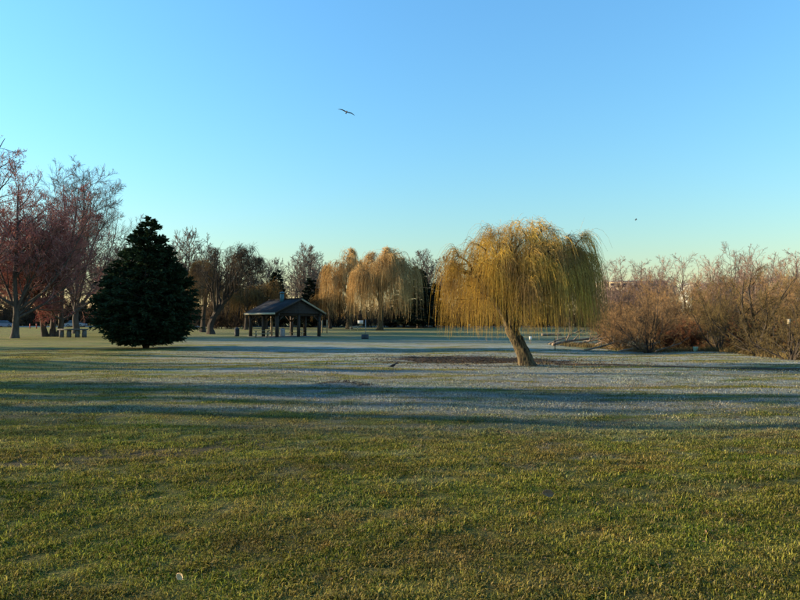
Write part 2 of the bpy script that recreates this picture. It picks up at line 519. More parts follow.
# ------------------------------------------------------------------ ground, road
def make_ground():
    def axis(lo, hi, fine_lo, fine_hi, step, growth):
        a = list(np.arange(fine_lo, fine_hi + 1e-6, step))
        s = step
        while a[-1] < hi: s *= growth; a.append(a[-1] + s)
        s = step; b = []
        x = fine_lo
        while x > lo: s *= growth; x -= s; b.append(x)
        return np.array(b[::-1] + a)
    xs = axis(-2500, 2500, -12, 14, .28, 1.10)
    ys = axis(-300, 4000, 2, 30, .28, 1.07)
    Xg, Yg = np.meshgrid(xs, ys)
    Z = gz(Xg, Yg)
    V = np.stack([Xg, Yg, Z], -1)
    idx = np.arange(V.shape[0] * V.shape[1]).reshape(V.shape[:2])
    q = np.stack([idx[:-1, :-1], idx[:-1, 1:], idx[1:, 1:], idx[1:, :-1]], -1).reshape(-1, 4)
    o = obj('ground', Acc().add(V, q).mesh('ground', M['lawn'], True))
    tag(o, kind='structure')
make_ground()

def strip(name, pts, w, mat, lift, kind='structure'):
    pts = np.asarray(pts, float); n = len(pts)
    d = np.gradient(pts, axis=0); d /= np.linalg.norm(d, axis=1, keepdims=True)
    nrm = np.stack([-d[:, 1], d[:, 0]], 1)
    a = pts + nrm * w / 2; b = pts - nrm * w / 2
    V = np.concatenate([np.c_[a, gz(a[:, 0], a[:, 1]) + lift], np.c_[b, gz(b[:, 0], b[:, 1]) + lift]])
    i = np.arange(n - 1)
    q = np.stack([i, i + n, i + n + 1, i + 1], -1)
    return tag(obj(name, Acc().add(V, q).mesh(name, mat)), kind=kind)

xx = np.linspace(-260, 40, 60)
strip('road', np.c_[xx, 148 + 0.03 * xx], 7.0, M['asphalt'], .02)
def kerb(off):
    a = Acc()
    for x0, x1 in zip(xx[:-1], xx[1:]):
        p = [(x0, 148 + .03 * x0 + off), (x1, 148 + .03 * x1 + off)]
        z = [float(gz(*c)) for c in p]
        v = []
        for (x, y), zz in zip(p, z):
            v += [(x, y - .08, zz - .1), (x, y + .08, zz - .1), (x, y + .08, zz + .13), (x, y - .08, zz + .13)]
        a.add(v, [(0, 1, 5, 4), (1, 2, 6, 5), (2, 3, 7, 6), (3, 0, 4, 7)])
    o = obj('kerb', a.mesh('kerb', M['kerb'])); tag(o, kind='structure')
kerb(-3.6); kerb(3.6)

# ------------------------------------------------------------------ grass
def tuft_mesh(seed, nb, spread, h0, h1, w):
    r = np.random.default_rng(seed)
    ang = r.uniform(0, 6.28, nb); rad = spread * np.sqrt(r.uniform(0, 1, nb))
    p = np.stack([rad * np.cos(ang), rad * np.sin(ang), np.full(nb, -.01)], 1)
    az = r.uniform(0, 6.28, nb); lean = np.where(r.uniform(0, 1, nb) < .15, r.uniform(.2, .8, nb), r.uniform(.9, 1.62, nb))
    h = r.uniform(h0, h1, nb)
    o = np.stack([np.cos(az), np.sin(az), np.zeros(nb)], 1)
    sd = np.stack([-np.sin(az), np.cos(az), np.zeros(nb)], 1) * (w * r.uniform(.6, 1.4, nb))[:, None]
    z = np.array([0, 0, 1.0])
    m = p + (o * (np.sin(lean) * .35)[:, None] + z * (.62 * np.cos(lean * .6))[:, None]) * h[:, None]
    tw = r.uniform(-.5, .5, nb)[:, None]
    t = p + ((o + np.stack([-o[:, 1], o[:, 0], o[:, 2]], 1) * tw) * (np.sin(lean) * .95)[:, None] + z * (np.cos(lean))[:, None]) * h[:, None]
    V = np.stack([p - sd, p + sd, m + sd * .8, m - sd * .8, t], 1)
    i = np.arange(nb)[:, None] * 5
    a = Acc().add(V, i + np.array([[0, 1, 2, 3]]), i + np.array([[3, 2, 4]]))
    return a.mesh('grass_tuft', M['grass'])

def make_grass():
    coll = bpy.data.collections.new('grass_tufts')
    specs = [(1, 80, .09, .020, .044, .0023), (2, 80, .10, .020, .052, .0023), (3, 90, .09, .014, .036, .0022), (4, 30, .05, .03, .065, .0026),
             (5, 80, .20, .020, .045, .0036), (6, 80, .22, .020, .045, .0036), (7, 90, .45, .025, .055, .007)]
    for s in specs:
        o = bpy.data.objects.new('grass_tuft', tuft_mesh(*s)); coll.objects.link(o)
    r = np.random.default_rng(11)
    pts, ids, sc = [], [], []
    lr_ = np.random.default_rng(77)
    def scatter(y0, y1, dens, choices, s0, s1):
        n = int(dens * (y1 - y0) * (2 * .70 * y1 + 1.0))
        y = r.uniform(y0, y1, n); x = r.uniform(-.70 * y1 - .5, .70 * y1 + .5, n)
        k = np.abs(x) < .70 * y + .5
        x, y = x[k], y[k]
        # bare earth and mud stay nearly free of grass
        e = ((x - 3.4) / 5.0) ** 2 + ((y - 28.2) / 3.6) ** 2
        keep = (e > .8 + .35 * np.sin(x * 2.1 + np.sin(y * 1.7)) ) | (r.uniform(0, 1, len(x)) < .06)
        t = np.clip(((x + 6) * 4 + (y - 7) * 2) / 20, 0, 1)
        mud = np.hypot(x + 6 - 4 * t, y - 7 - 2 * t) < .22
        keep &= (~mud) | (r.uniform(0, 1, len(x)) < .35)
        t2 = np.clip(((x - 9.5) * 5.5 + (y - 24.5) * -3.5) / 42.5, 0, 1); tr2 = np.hypot(x - 9.5 - 5.5 * t2, y - 24.5 + 3.5 * t2) < .55
        t3 = np.clip(((x - 5.5) * 4 + (y - 26) * -1.5) / 18.25, 0, 1); tr2 |= np.hypot(x - 5.5 - 4 * t3, y - 26 + 1.5 * t3) < .8
        keep &= (~tr2) | (r.uniform(0, 1, len(x)) < .25)
        x, y = x[keep], y[keep]
        lump = np.zeros(len(x))
        for wl, am in ((.11, .5), (.17, .55), (.26, .55), (.42, .35), (.8, .15)):
            for k_ in range(2):
                th = lr_.uniform(0, 6.28); ph_ = lr_.uniform(0, 6.28); kk = 2 * np.pi / (wl * lr_.uniform(.8, 1.25))
                lump += am * .5 * np.sin(kk * (x * math.cos(th) + y * math.sin(th)) + ph_)
        lump = np.clip(lump, -1, 1.2)
        keep2 = r.uniform(0, 1, len(x)) < .78 + .35 * lump
        x, y, lump = x[keep2], y[keep2], lump[keep2]
        pts.append(np.c_[x, y, gz(x, y) + .014 * np.maximum(lump, -.3)])
        ids.append(r.choice(choices[0], len(x), p=choices[1])); sc.append(r.uniform(s0, s1, len(x)) * (.85 + .40 * lump))
    near = ([0, 1, 2, 3], [.36, .26, .33, .05])
    scatter(2.9, 6.0, 340, near, .75, 1.25)
    scatter(6.0, 10.5, 190, near, .85, 1.4)
    scatter(10.5, 20, 34, ([4, 5], [.5, .5]), .8, 1.3)
    scatter(20, 40, 6.5, ([6], [1.0]), .7, 1.2)
    P = np.concatenate(pts); I = np.concatenate(ids); S = np.concatenate(sc)
    me = bpy.data.meshes.new('grass')
    me.vertices.add(len(P)); me.vertices.foreach_set('co', P.astype(np.float32).ravel())
    at_ = me.attributes.new('pick', 'INT', 'POINT'); at_.data.foreach_set('value', I.astype(np.int32))
    at_ = me.attributes.new('size', 'FLOAT', 'POINT'); at_.data.foreach_set('value', S.astype(np.float32))
    at_ = me.attributes.new('turn', 'FLOAT', 'POINT'); at_.data.foreach_set('value', r.uniform(0, 6.28, len(P)).astype(np.float32))
    o = obj('grass', me)
    tag(o, 'short winter lawn grass, green to straw, rimed with frost', 'grass', kind='stuff')
    ng = bpy.data.node_groups.new('grass_scatter', 'GeometryNodeTree')
    ng.interface.new_socket('Geometry', in_out='INPUT', socket_type='NodeSocketGeometry')
    ng.interface.new_socket('Geometry', in_out='OUTPUT', socket_type='NodeSocketGeometry')
    N, L = ng.nodes, ng.links
    gi, go = N.new('NodeGroupInput'), N.new('NodeGroupOutput')
    ci = N.new('GeometryNodeCollectionInfo'); ci.inputs['Collection'].default_value = coll
    ci.inputs['Separate Children'].default_value = True; ci.inputs['Reset Children'].default_value = True
    ip = N.new('GeometryNodeInstanceOnPoints'); ip.inputs['Pick Instance'].default_value = True
    def na(nm, ty):
        a = N.new('GeometryNodeInputNamedAttribute'); a.data_type = ty; a.inputs['Name'].default_value = nm
        return a.outputs['Attribute']
    cx = N.new('ShaderNodeCombineXYZ'); L.new(na('turn', 'FLOAT'), cx.inputs['Z'])
    L.new(gi.outputs[0], ip.inputs['Points']); L.new(ci.outputs[0], ip.inputs['Instance'])
    L.new(na('pick', 'INT'), ip.inputs['Instance Index'])
    er = N.new('FunctionNodeEulerToRotation'); L.new(cx.outputs[0], er.inputs[0]); L.new(er.outputs[0], ip.inputs['Rotation'])
    L.new(na('size', 'FLOAT'), ip.inputs['Scale'])
    L.new(ip.outputs[0], go.inputs[0])
    md = o.modifiers.new('scatter', 'NODES'); md.node_group = ng
make_grass()

# ------------------------------------------------------------------ tree builders
def build_tree(name, label, cat, loc, trunk, crown, bark, leaf, rz=0.0, group=None, extra=None):
    t = thing(name, label, cat, loc, rz, group)
    obj('trunk', trunk.mesh('trunk', bark, True), t)
    c = obj('crown', crown.mesh('crown', leaf), t)
    if extra: obj(extra[0], extra[1].mesh(extra[0], extra[2]), c)
    return t

def broadleaf(seed, H, W, trunk_h, trunk_r, limbs=6, n2=8, n3=8, n4=6, spread=32, stems=1, lean=0.0, up=.05, rmin=.012, buds=0, budsize=.03, base=None, up2=.03, twl=.42, K4=3, lr=.75, dsp=12):
    rng = np.random.default_rng(seed)
    env = ((lean * .3, 0, (H + (base if base is not None else trunk_h * .7)) / 2), (W / 2, W / 2, (H - (base if base is not None else trunk_h * .7)) / 2))
    tr, cr = Acc(), Acc()
    P0, R0 = [], []
    K = 9
    for s in range(stems):
        a = rng.uniform(0, 6.28); ln = (lean + .25 * stems * math.cos(a) * (stems > 1), .25 * stems * math.sin(a) * (stems > 1))
        top = np.array((ln[0], ln[1], trunk_h * 1.0))
        z = np.linspace(-.15, 1, K)[:, None]
        p = top * z; p[:, :2] += np.cumsum(rng.normal(size=(K, 2)) * .03 * trunk_h / K * 3, 0)
        p[:, 0] += (s - (stems - 1) / 2) * trunk_r * 1.3
        r = trunk_r / math.sqrt(stems) * (1 - .35 * np.linspace(0, 1, K)); r[0] *= 1.7; r[1] *= 1.3; r[2] *= 1.08
        P0.append(p); R0.append(r)
    P0, R0 = np.array(P0), np.array(R0)
    tubes(tr, P0, R0, 10)
    # main limbs from the trunk's upper third
    nl = max(2, limbs // stems)
    P1, R1 = kids(rng, P0, R0, nl, .6, 1.0, spread, dsp, (H - trunk_h) * .9, 10, up, .07, .72, .03, .12, env, rel=False)
    R1 = R1 * lr
    ld = walk(P0[:, -1], unit(P0[:, -1] - P0[:, -3]), np.full(stems, (H - trunk_h) * .92), 10, up, .08, rng); fit(ld, env)
    P1 = np.concatenate([P1, ld]); R1 = np.concatenate([R1, np.linspace(1, .08, 10)[None] * R0[:, -1:]])
    tubes(tr, P1, R1, 7)
    P2, R2 = kids(rng, P1, R1, n2, .18, .98, 40, 11, .46, 7, up2 + .02, .11, .6, rmin * 1.6, .55, env)
    tubes(tr, P2, R2, 5)
    P3, R3 = kids(rng, P2, R2, n3, .15, 1.0, 40, 13, twl, 4, up2, .14, .6, rmin * 1.1, .5, env)
    tubes(cr, P3, R3, 3)
    P4, R4 = kids(rng, P3, R3, n4, .15, 1.0, 38, 14, .62, K4, up2, .2, .7, rmin, .4, (env[0], tuple(x * 1.04 for x in env[1])))
    tubes(cr, P4, np.maximum(R4, rmin * .55), 3)
    ex = None
    if buds:
        j = rng.integers(0, len(P4), buds); k = rng.integers(1, K4, buds)
        c = P4[j, k] + rng.normal(size=(buds, 3)) * .12
        o = np.array([(1, 0, -.5), (-.5, .87, -.5), (-.5, -.87, -.5), (0, 0, 1.4)]) * budsize
        V = c[:, None] + o[None] * rng.uniform(.6, 1.4, (buds, 1, 1))
        i = np.arange(buds)[:, None] * 4
        ex = Acc().add(V, None, np.concatenate([i + np.array([f]) for f in ((0, 1, 3), (1, 2, 3), (2, 0, 3), (2, 1, 0))]))
    return tr, cr, ex

def diamonds(acc, p, d, L, w, rng):
    d = unit(d); N, B = frames(d, rng)
    m = p + d * (L * .45)[:, None]
    V = np.stack([p, m + N * w[:, None], p + d * L[:, None], m - N * w[:, None]], 1)
    acc.add(V, np.arange(len(p) * 4).reshape(-1, 4))

def conifer(seed, H, R, nl=260, leaders=((0, 0, 1.0, 1.0),), per=26, leaf=(.26, .055), z0=.12, droop=.10, trunk_r=.22, power=(1.15, .8), fan=5):
    rng = np.random.default_rng(seed)
    tr, cr = Acc(), Acc()
    for (dx, dy, hs, rs) in leaders:
        h = H * hs; K = 8
        zz = np.linspace(-.02, 1, K)
        ax = np.stack([dx * sstep(0, .5, zz), dy * sstep(0, .5, zz), zz * h], 1)
        tubes(tr, ax[None], (trunk_r * hs * (1 - .93 * np.clip(zz, 0, 1)))[None], 7)
        n = int(nl * hs * rs)
        uu = rng.uniform(0, .999, n); z = z0 + (h - z0) * np.where(rng.uniform(0, 1, n) < .6, 1 - np.sqrt(1 - uu), uu)
        prof = R * rs * np.clip(1 - (z / h) ** power[0], 0.003, 1) ** power[1] + .30 * rs * (1.05 - z / h)
        prof = prof * rng.uniform(.72, 1.10, n) * (.55 + .45 * sstep(0, .12, z / h))
        az = rng.uniform(0, 6.28, n)
        p0 = np.stack([np.interp(z / h, zz, ax[:, 0]), np.interp(z / h, zz, ax[:, 1]), z], 1)
        d0 = unit(np.stack([np.cos(az), np.sin(az),   .30 + .45 * (z / h) ** 3], 1))
        P = walk(p0, d0, prof, 6, -droop, .06, rng)
        P[:, :, 2] = np.maximum(P[:, :, 2], .05)
        rad = np.linspace(1, .2, 6)[None] * (.012 + .012 * prof[:, None])
        tubes(tr, P, rad, 3)
        t = .22 + .78 * rng.uniform(0, 1, (n, per)) ** .75
        c, tg, _ = interp(P, rad, t)
        c = np.repeat(c.reshape(-1, 3), fan, 0); tg = np.repeat(tg.reshape(-1, 3), fan, 0)
        k = len(c)
        side = rng.normal(size=(k, 3)) * .55; side[:, 2] *= .5; side[:, 2] -= .15
        L = leaf[0] * rng.uniform(.5, 1.3, k)
        diamonds(cr, c + rng.normal(size=(k, 3)) * .05, tg + side, L, leaf[1] * rng.uniform(.6, 1.3, k), rng)
    return tr, cr

def willow(seed, trunk_pts, trunk_r, c, rad, nlimb=10, n2=7, n3=5, strands=4000, zbot=(1.0, 2.4), sr=.006, slen=(1.2, 3.4), side=1, top_twigs=300, K=9, skew=0.0, inner=.35, extra_limbs=(), trunk_sides=18, even=False, fuzz=0, clump=9, cspread=.035):
    """weeping willow: leaning trunk, limbs arching to a dome, strands hanging from the branches"""
    rng = np.random.default_rng(seed)
    tr, cr = Acc(), Acc()
    tp = np.asarray(trunk_pts, float); Kt = 20
    t = np.linspace(0, 1, Kt); s = np.linspace(0, 1, len(tp))
    P0 = np.stack([np.interp(t, s, tp[:, i]) for i in range(3)], 1)
    for _ in range(2): P0[1:-1] = (P0[:-2] + 2 * P0[1:-1] + P0[2:]) / 4
    R0 = trunk_r * (1 - .30 * t); R0[:6] *= (1.85, 1.5, 1.28, 1.15, 1.07, 1.03)
    tubes(tr, P0[None], R0[None], trunk_sides)
    sa = np.tile(np.arange(trunk_sides) / trunk_sides * 2 * np.pi, Kt); kk = np.repeat(np.linspace(0, 1, Kt), trunk_sides)
    rid = .12 * np.sin(5 * sa + 2 * kk) + .07 * np.sin(9 * sa - 3 * kk + 1) + rng.normal(size=len(sa)) * .05
    tr.v[-1] = tr.v[-1] + unit(tr.v[-1] - np.repeat(P0, trunk_sides, 0)) * (rid * trunk_r)[:, None]
    c = np.asarray(c, float); rad = np.asarray(rad, float)
    L1, RR1 = [], []
    top = P0[-1]
    for i in range(nlimb):
        az = 2 * np.pi * i / nlimb + rng.normal() * .2
        el = R_(rng.uniform(18, 72)) if i % 3 else R_(rng.uniform(5, 30))
        e = c + rad * .93 * np.array((math.cos(az) * math.cos(el), math.sin(az) * math.cos(el), math.sin(el)))
        if even:                          # limbs spread evenly over the dome
            az = i * 2.39996; el = math.asin(.12 + .86 * (i + .5) / nlimb)
            e = c + rad * rng.uniform(.82, .97) * np.array((math.cos(az) * math.cos(el), math.sin(az) * math.cos(el), math.sin(el)))
        start = P0[-1 - (i % 7)]
        mid = start * .45 + e * .55 + np.array((0, 0, rad[2] * .32))
        p = bez(start, mid, e, 10); p[1:-1] += rng.normal(size=(8, 3)) * rad[0] * .025
        L1.append(p); RR1.append(trunk_r * rng.uniform(.36, .56) * (1 - .86 * np.linspace(0, 1, 10)))
    for e in extra_limbs:
        e = np.asarray(e, float); start = P0[-2]
        p = bez(start, start * .45 + e * .55 + np.array((0, 0, rad[2] * .22)), e, 10); p[1:-1] += rng.normal(size=(8, 3)) * rad[0] * .02
        L1.append(p); RR1.append(trunk_r * .5 * (1 - .86 * np.linspace(0, 1, 10)))
    P1, R1 = np.array(L1), np.array(RR1)
    tubes(tr, P1, R1, 7)
    env = (c, rad * 1.0)
    P2, R2 = kids(rng, P1, R1, n2, .22, 1.0, 44, 12, .42, 7, .05, .13, .6, sr * 2, .45, env)
    tubes(tr, P2, R2, 5)
    P3, R3 = kids(rng, P2, R2, n3, .15, 1.0, 42, 14, .55, 5, -.02, .16, .6, sr * 1.5, .4, env)
    tubes(cr, P3, R3, 3)
    # hanging strands
    src = np.concatenate([P3.reshape(-1, 3), P2[:, 2:].reshape(-1, 3)])
    dirs = np.concatenate([unit(np.gradient(P3, axis=1)).reshape(-1, 3), unit(np.gradient(P2, axis=1))[:, 2:].reshape(-1, 3)])
    q = (src - c) / rad
    rr = np.linalg.norm(q, axis=1)
    wgt = np.clip(rr, .15, 1.1) ** 1.1 * np.where(src[:, 2] > zbot[0] + .5, 1, 0) + 1e-6
    anchors = rng.choice(len(src), max(60, strands // clump), p=wgt / wgt.sum())
    aw = rng.uniform(.2, 1, len(anchors)); ai = rng.choice(len(anchors), strands, p=aw / aw.sum())
    free = rng.uniform(0, 1, strands) < (.4 if clump < 12 else .28)
    j = np.where(free, rng.choice(len(src), strands, p=wgt / wgt.sum()), anchors[ai])
    alen = rng.uniform(.55 if clump < 12 else .35, 1.0, len(anchors))[ai]
    p0 = src[j] + rng.normal(size=(strands, 3)) * rad[0] * np.where(free, .02, cspread)[:, None]
    out = src[j] - c; out[:, 2] = 0
    d0 = unit(dirs[j] * .5 + unit(out) * .3 + rng.normal(size=(strands, 3)) * .3 + np.array((0, 0, .0)))
    rh = np.linalg.norm((p0 - c)[:, :2] / rad[:2], axis=1)
    zb = zbot[0] + (zbot[1] - zbot[0]) * rng.uniform(0, 1, strands) ** 1.7 + inner * np.clip(1 - rh, 0, 1) * rad[2]
    L = np.minimum(rng.uniform(slen[0], slen[1], strands), np.maximum(p0[:, 2] - zb, .25) * 1.04) * np.where(free, 1, alen)
    g = np.full((strands, K), -.55); g[:, :3] = -.45
    stp = L / (K - 1)
    S = walk(p0, d0, L, K, 0, .08, rng, g * np.clip(stp / (rad[0] * .06), .8, 2.0)[:, None], np.concatenate([(.18, .3, .5), np.linspace(.9, 1.6, K - 4)]))
    S[:, :, 2] = np.maximum(S[:, :, 2], zbot[0] - .1 * rad[2])
    sr_ = sr * rng.uniform(.7, 1.35, (strands, 1)) * np.linspace(1.15, .6, K)[None]
    tubes(cr, S, sr_, 3)
    if side:
        t1 = rng.uniform(.15, .95, (strands, side)); p, tg, _ = interp(S, sr_, t1)
        p, tg = p.reshape(-1, 3), tg.reshape(-1, 3)
        d = unit(tg * .8 + rng.normal(size=p.shape) * .45)
        Q = walk(p, d, L.repeat(side) * rng.uniform(.10, .3, len(p)), 4, -.45, .05, rng)
        tubes(cr, Q, np.full((len(p), 4), sr * .7), 3)
    if top_twigs:
        k = rng.choice(len(src), top_twigs, p=(q[:, 2] > .45) / max(1, (q[:, 2] > .45).sum()))
        d = unit(rng.normal(size=(top_twigs, 3)) * .55 + np.array((0, 0, .8)))
        Q = walk(src[k], d, rad[2] * rng.uniform(.03, .11, top_twigs) * np.where(rng.uniform(0, 1, top_twigs) < .12, 1.7, 1), 7, -.12, .12, rng)
        tubes(cr, Q, np.full((top_twigs, 7), sr * .6), 3)
    if fuzz:                              # fine short twigs all over the dome
        k = rng.choice(len(src), fuzz, p=np.clip(rr, 0, 1.1) ** 3 / (np.clip(rr, 0, 1.1) ** 3).sum())
        d = unit(unit(q[k]) * .7 + rng.normal(size=(fuzz, 3)) * .6 + np.array((0, 0, .25)))
        Q = walk(src[k], d, rad[2] * rng.uniform(.04, .16, fuzz), 5, -.2, .2, rng)
        tubes(cr, Q, np.full((fuzz, 5), sr * .6), 3)
    return tr, cr

def shrub(seed, H, W, stems=14, n2=9, n3=7, n4=4, rmin=.006, base_r=.06, fan=.9, up=.02, lean=0.0, curve=.03, bw=.024):
    """many-stemmed bush: stems fan out of the ground and split into a haze of twigs"""
    rng = np.random.default_rng(seed)
    env = ((lean * .5, 0, H * .48), (W / 2, W / 2 * .8, H * .54)) if bw < .1 else ((0, 0, 0), (W / 2, W / 2, H))
    tr, cr = Acc(), Acc()
    az = rng.uniform(0, 6.28, stems); tilt = rng.uniform(.1, fan, stems)
    d = unit(np.stack([np.cos(az) * np.sin(tilt) + lean / H, np.sin(az) * np.sin(tilt), np.cos(tilt)], 1))
    br_ = bw * W * np.sqrt(rng.uniform(.2, 1, stems)); p0 = np.stack([np.cos(az) * br_, np.sin(az) * br_, np.full(stems, -.08)], 1)
    P1 = walk(p0, d, np.full(stems, H * .95) * rng.uniform(.6, 1.1, stems), 9, up, .10, rng); fit(P1, env)
    R1 = base_r * rng.uniform(.35, 1, (stems, 1)) * np.linspace(1, .12, 9)[None]
    tubes(tr, P1, np.maximum(R1, rmin), 6)
    P2, R2 = kids(rng, P1, R1, n2, .15 if bw < .1 else .03, 1, 36 if bw < .1 else 55, 12, .42, 6, curve, .14, .6, rmin * 1.4, .5, env)
    tubes(tr, P2, R2, 4)
    P3, R3 = kids(rng, P2, R2, n3, .1, 1, 40, 15, .5, 4, curve, .18, .65, rmin * 1.1, .4, env)
    tubes(cr, P3, R3, 3)
    P4, R4 = kids(rng, P3, R3, n4, .1, 1, 42, 16, .7, 3, curve, .25, .7, rmin, .3, (env[0], tuple(x * 1.05 for x in env[1])))
    tubes(cr, P4, np.maximum(R4, rmin * .6), 3)
    return tr, cr

def on(px, d):                            # ground point straight below a photo column, d metres away
    x = fx(px, d)
    return np.array((x, d, float(gz(x, d))))

# ------------------------------------------------------------------ the large willow on the lawn
wb = ground(527, 365); D = wb[1]
def rel(px, py, d=None): return at(px, py, d or D) - wb
w_tr, w_cr = willow(21, [(0, 0, -.15), rel(524, 354), rel(517, 341), rel(511, 331), rel(509, 320, D + .2)], .265,
                    rel(518, 291), (2.72, 2.75, 2.72), nlimb=20, n2=7, n3=5, strands=7400, zbot=(.95, 2.9), sr=.0047, slen=(1.0, 4.8), side=0, top_twigs=900, inner=.0, K=7, even=True, fuzz=2600, clump=17, cspread=.045,
                    extra_limbs=(rel(579, 240, D - .5), rel(586, 254, D + .3), rel(458, 256, D - .4)))
build_tree('willow_tree', 'large golden weeping willow with leaning trunk standing alone on the lawn', 'tree', wb, w_tr, w_cr, M['bark_willow'], M['gold'])

# ------------------------------------------------------------------ cedar
cb = ground(146, 348)
c_tr, c_cr = conifer(5, 8.5, 3.3, 330, ((.15, 0, 1.01, 1.0), (-.65, .2, .92, .85), (.75, .2, .87, .8), (1.35, -.3, .79, .75), (-1.6, 0, .74, .75), (.4, -1.2, .72, .8), (2.2, .2, .62, .55), (-2.4, -.2, .56, .55)), per=15, leaf=(.26, .05), z0=.15, droop=.09, power=(1.5, .8), fan=4)
build_tree('cedar_tree', 'broad dark green cedar with foliage down to the grass', 'tree', cb, c_tr, c_cr, M['bark_dark'], M['cedar'])

# ------------------------------------------------------------------ trees at the left
b = on(15, 66); tr, cr, ex = broadleaf(31, 19, 18, 3.6, .40, limbs=13, n2=14, n3=9, n4=9, spread=46, dsp=20, rmin=.016, K4=2, buds=15000, budsize=.045, base=.6, up=.05)
maple = build_tree('maple_tree', 'red-budded maple with a single dark trunk, at the far left of the lawn', 'tree', b, tr, cr, M['bark_grey'], M['twig_red'], extra=('buds', ex, M['bud_red']))
b = on(53, 74); tr, cr, ex = broadleaf(37, 18.5, 18, 3.2, .66, limbs=13, n2=14, n3=9, n4=9, spread=44, dsp=20, stems=3, rmin=.016, K4=2, buds=15000, budsize=.045, base=.8, up=.05)
build_tree('maple_tree', 'red-budded maple on several trunks beside the concrete table', 'tree', b, tr, cr, M['bark_grey'], M['twig_red'], extra=('buds', ex, M['bud_red']))
b = on(76, 92); tr, cr, ex = broadleaf(41, 26, 20, 5.0, .5, limbs=13, n2=12, n3=9, n4=10, spread=44, rmin=.016, base=3, up=.06, K4=2)
bare1 = build_tree('bare_tree', 'tall fan-shaped bare tree rising above the red maples', 'tree', b, tr, cr, M['bark_grey'], M['twig_grey'])
b = on(-32, 62); tr, cr, ex = broadleaf(43, 22, 14.5, 5.5, .5, limbs=9, n2=10, n3=8, n4=8, spread=34, rmin=.016, K4=2, buds=4000, budsize=.04, base=3)
build_tree('bare_tree', 'bare tree at the left edge, only its outer twigs in view', 'tree', b, tr, cr, M['bark_grey'], M['twig_red'], extra=('buds', ex, M['bud_red']))

# ------------------------------------------------------------------ grey willow beside the shelter, pair of amber willows behind
b = on(211, 86)
def rl(px, py, d): return at(px, py, d) - b
tr, cr = willow(51, [(0, 0, -.2), (-.1, 0, 1.2), (.5, 0, 2.6), (1.6, 0, 4.0)], .42, rl(231, 294, 86), (5.3, 5.0, 6.8), nlimb=9, n2=7, n3=6, strands=1200, zbot=(2.2, 8.5), sr=.017, slen=(1.0, 5.0), side=0, top_twigs=600, K=7, clump=20, cspread=.06, fuzz=1500,
                extra_limbs=(rl(255, 250, 86), rl(262, 262, 86), rl(240, 246, 87), rl(250, 285, 85)))
build_tree('willow_tree', 'thin grey willow with dark leaning limbs, left of the shelter', 'tree', b, tr, cr, M['bark_dark'], M['twig_dark'])
b = on(203, 100)
tr, cr = willow(52, [(0, 0, -.2), (0, 0, 2), (.2, 0, 4), (.2, 0, 5.5)], .35, (.2, 0, 6.3), (2.9, 2.9, 5.2), nlimb=8, n2=6, n3=5, strands=1100, zbot=(1.5, 7), sr=.019, slen=(2, 7), side=0, top_twigs=150, K=7, clump=20, cspread=.07, fuzz=500)
build_tree('willow_tree', 'brown weeping willow just right of the dark cedar', 'tree', b, tr, cr, M['bark_dark'], M['brownw'])
b = on(349, 124)
tr, cr = willow(61, [(0, 0, -.2), (0, 0, 2.5), (.3, 0, 5), (.5, 0, 7)], .5, (-.6, 0, 9.2), (4.9, 4.8, 6.6), nlimb=9, n2=6, n3=5, strands=2000, zbot=(1.2, 9), inner=.0, sr=.022, slen=(2, 13), side=0, fuzz=900, clump=22, cspread=.06, top_twigs=250, K=8)
build_tree('willow_tree', 'amber weeping willow directly right of the shelter, left of a pair', 'tree', b, tr, cr, M['bark_willow'], M['gold2'])
b = on(380, 112)
tr, cr = willow(62, [(0, 0, -.2), (.1, 0, 2.2), (.2, 0, 4.5), (0, 0, 6.5)], .45, (1.0, 0, 8.2), (6.1, 5.8, 6.4), nlimb=12, n2=7, n3=6, strands=2900, zbot=(1.3, 7.5), inner=.0, sr=.020, slen=(2, 13), side=0, fuzz=1200, clump=20, cspread=.055, top_twigs=350, K=8)
build_tree('willow_tree', 'broad amber weeping willow with pale trunk, right one of a pair', 'tree', b, tr, cr, M['bark_willow'], M['gold2'])

# ------------------------------------------------------------------ thicket at the right
def put_shrub(seed, px, d, H, W, leaf, bark, label, name='shrub', cat='shrub', **kw):
    b = on(px, d)
    tr, cr = shrub(seed, H, W, **kw)
    return build_tree(name, label, cat, b, tr, cr, bark, leaf)
sh1 = put_shrub(71, 648, 36.5, 4.0, 5.4, M['twig_orange'], M['bark_dark'], 'orange-brown shrub with dark stems fanning from one base, right of the big willow', stems=16, n2=9, n3=7, n4=5, fan=1.05)
sh2 = put_shrub(72, 690, 39, 1.9, 3.6, M['twig_rust'], M['bark_dark'], 'low rusty red shrub above the pale green bucket', stems=22, n2=9, n3=7, n4=4, fan=1.1, base_r=.03)
put_shrub(73, 718, 37.5, 4.6, 4.6, M['twig_olive'], M['bark_dark'], 'slender dark-stemmed shrub leaning left of the thick fan-shaped tree', stems=9, n2=9, n3=8, n4=5, fan=.75, lean=-.8)
put_shrub(74, 757, 34.5, 4.9, 6.4, M['twig_olive'], M['bark_dark'], 'thick dark-trunked tree fanning out low in the thicket', name='thicket_tree', cat='tree', stems=12, n2=9, n3=8, n4=4, fan=1.0, base_r=.17)
put_shrub(75, 790, 28.5, 3.5, 4.6, M['twig_olive'], M['bark_dark'], 'tangled olive shrub nearest the camera at the right edge', stems=16, n2=8, n3=7, n4=4, fan=1.1, rmin=.0045)
put_shrub(81, 768, 32, 3.0, 4.0, M['twig_olive'], M['bark_dark'], 'low olive brush just right of the thick dark-trunked tree', stems=14, n2=8, n3=7, n4=4, fan=1.1, rmin=.0045, bw=.15)
put_shrub(76, 615, 43, 3.1, 3.8, M['twig_orange'], M['bark_dark'], 'small tawny shrub behind the fallen branches by the willow', stems=16, n2=9, n3=8, n4=4, fan=1.0)
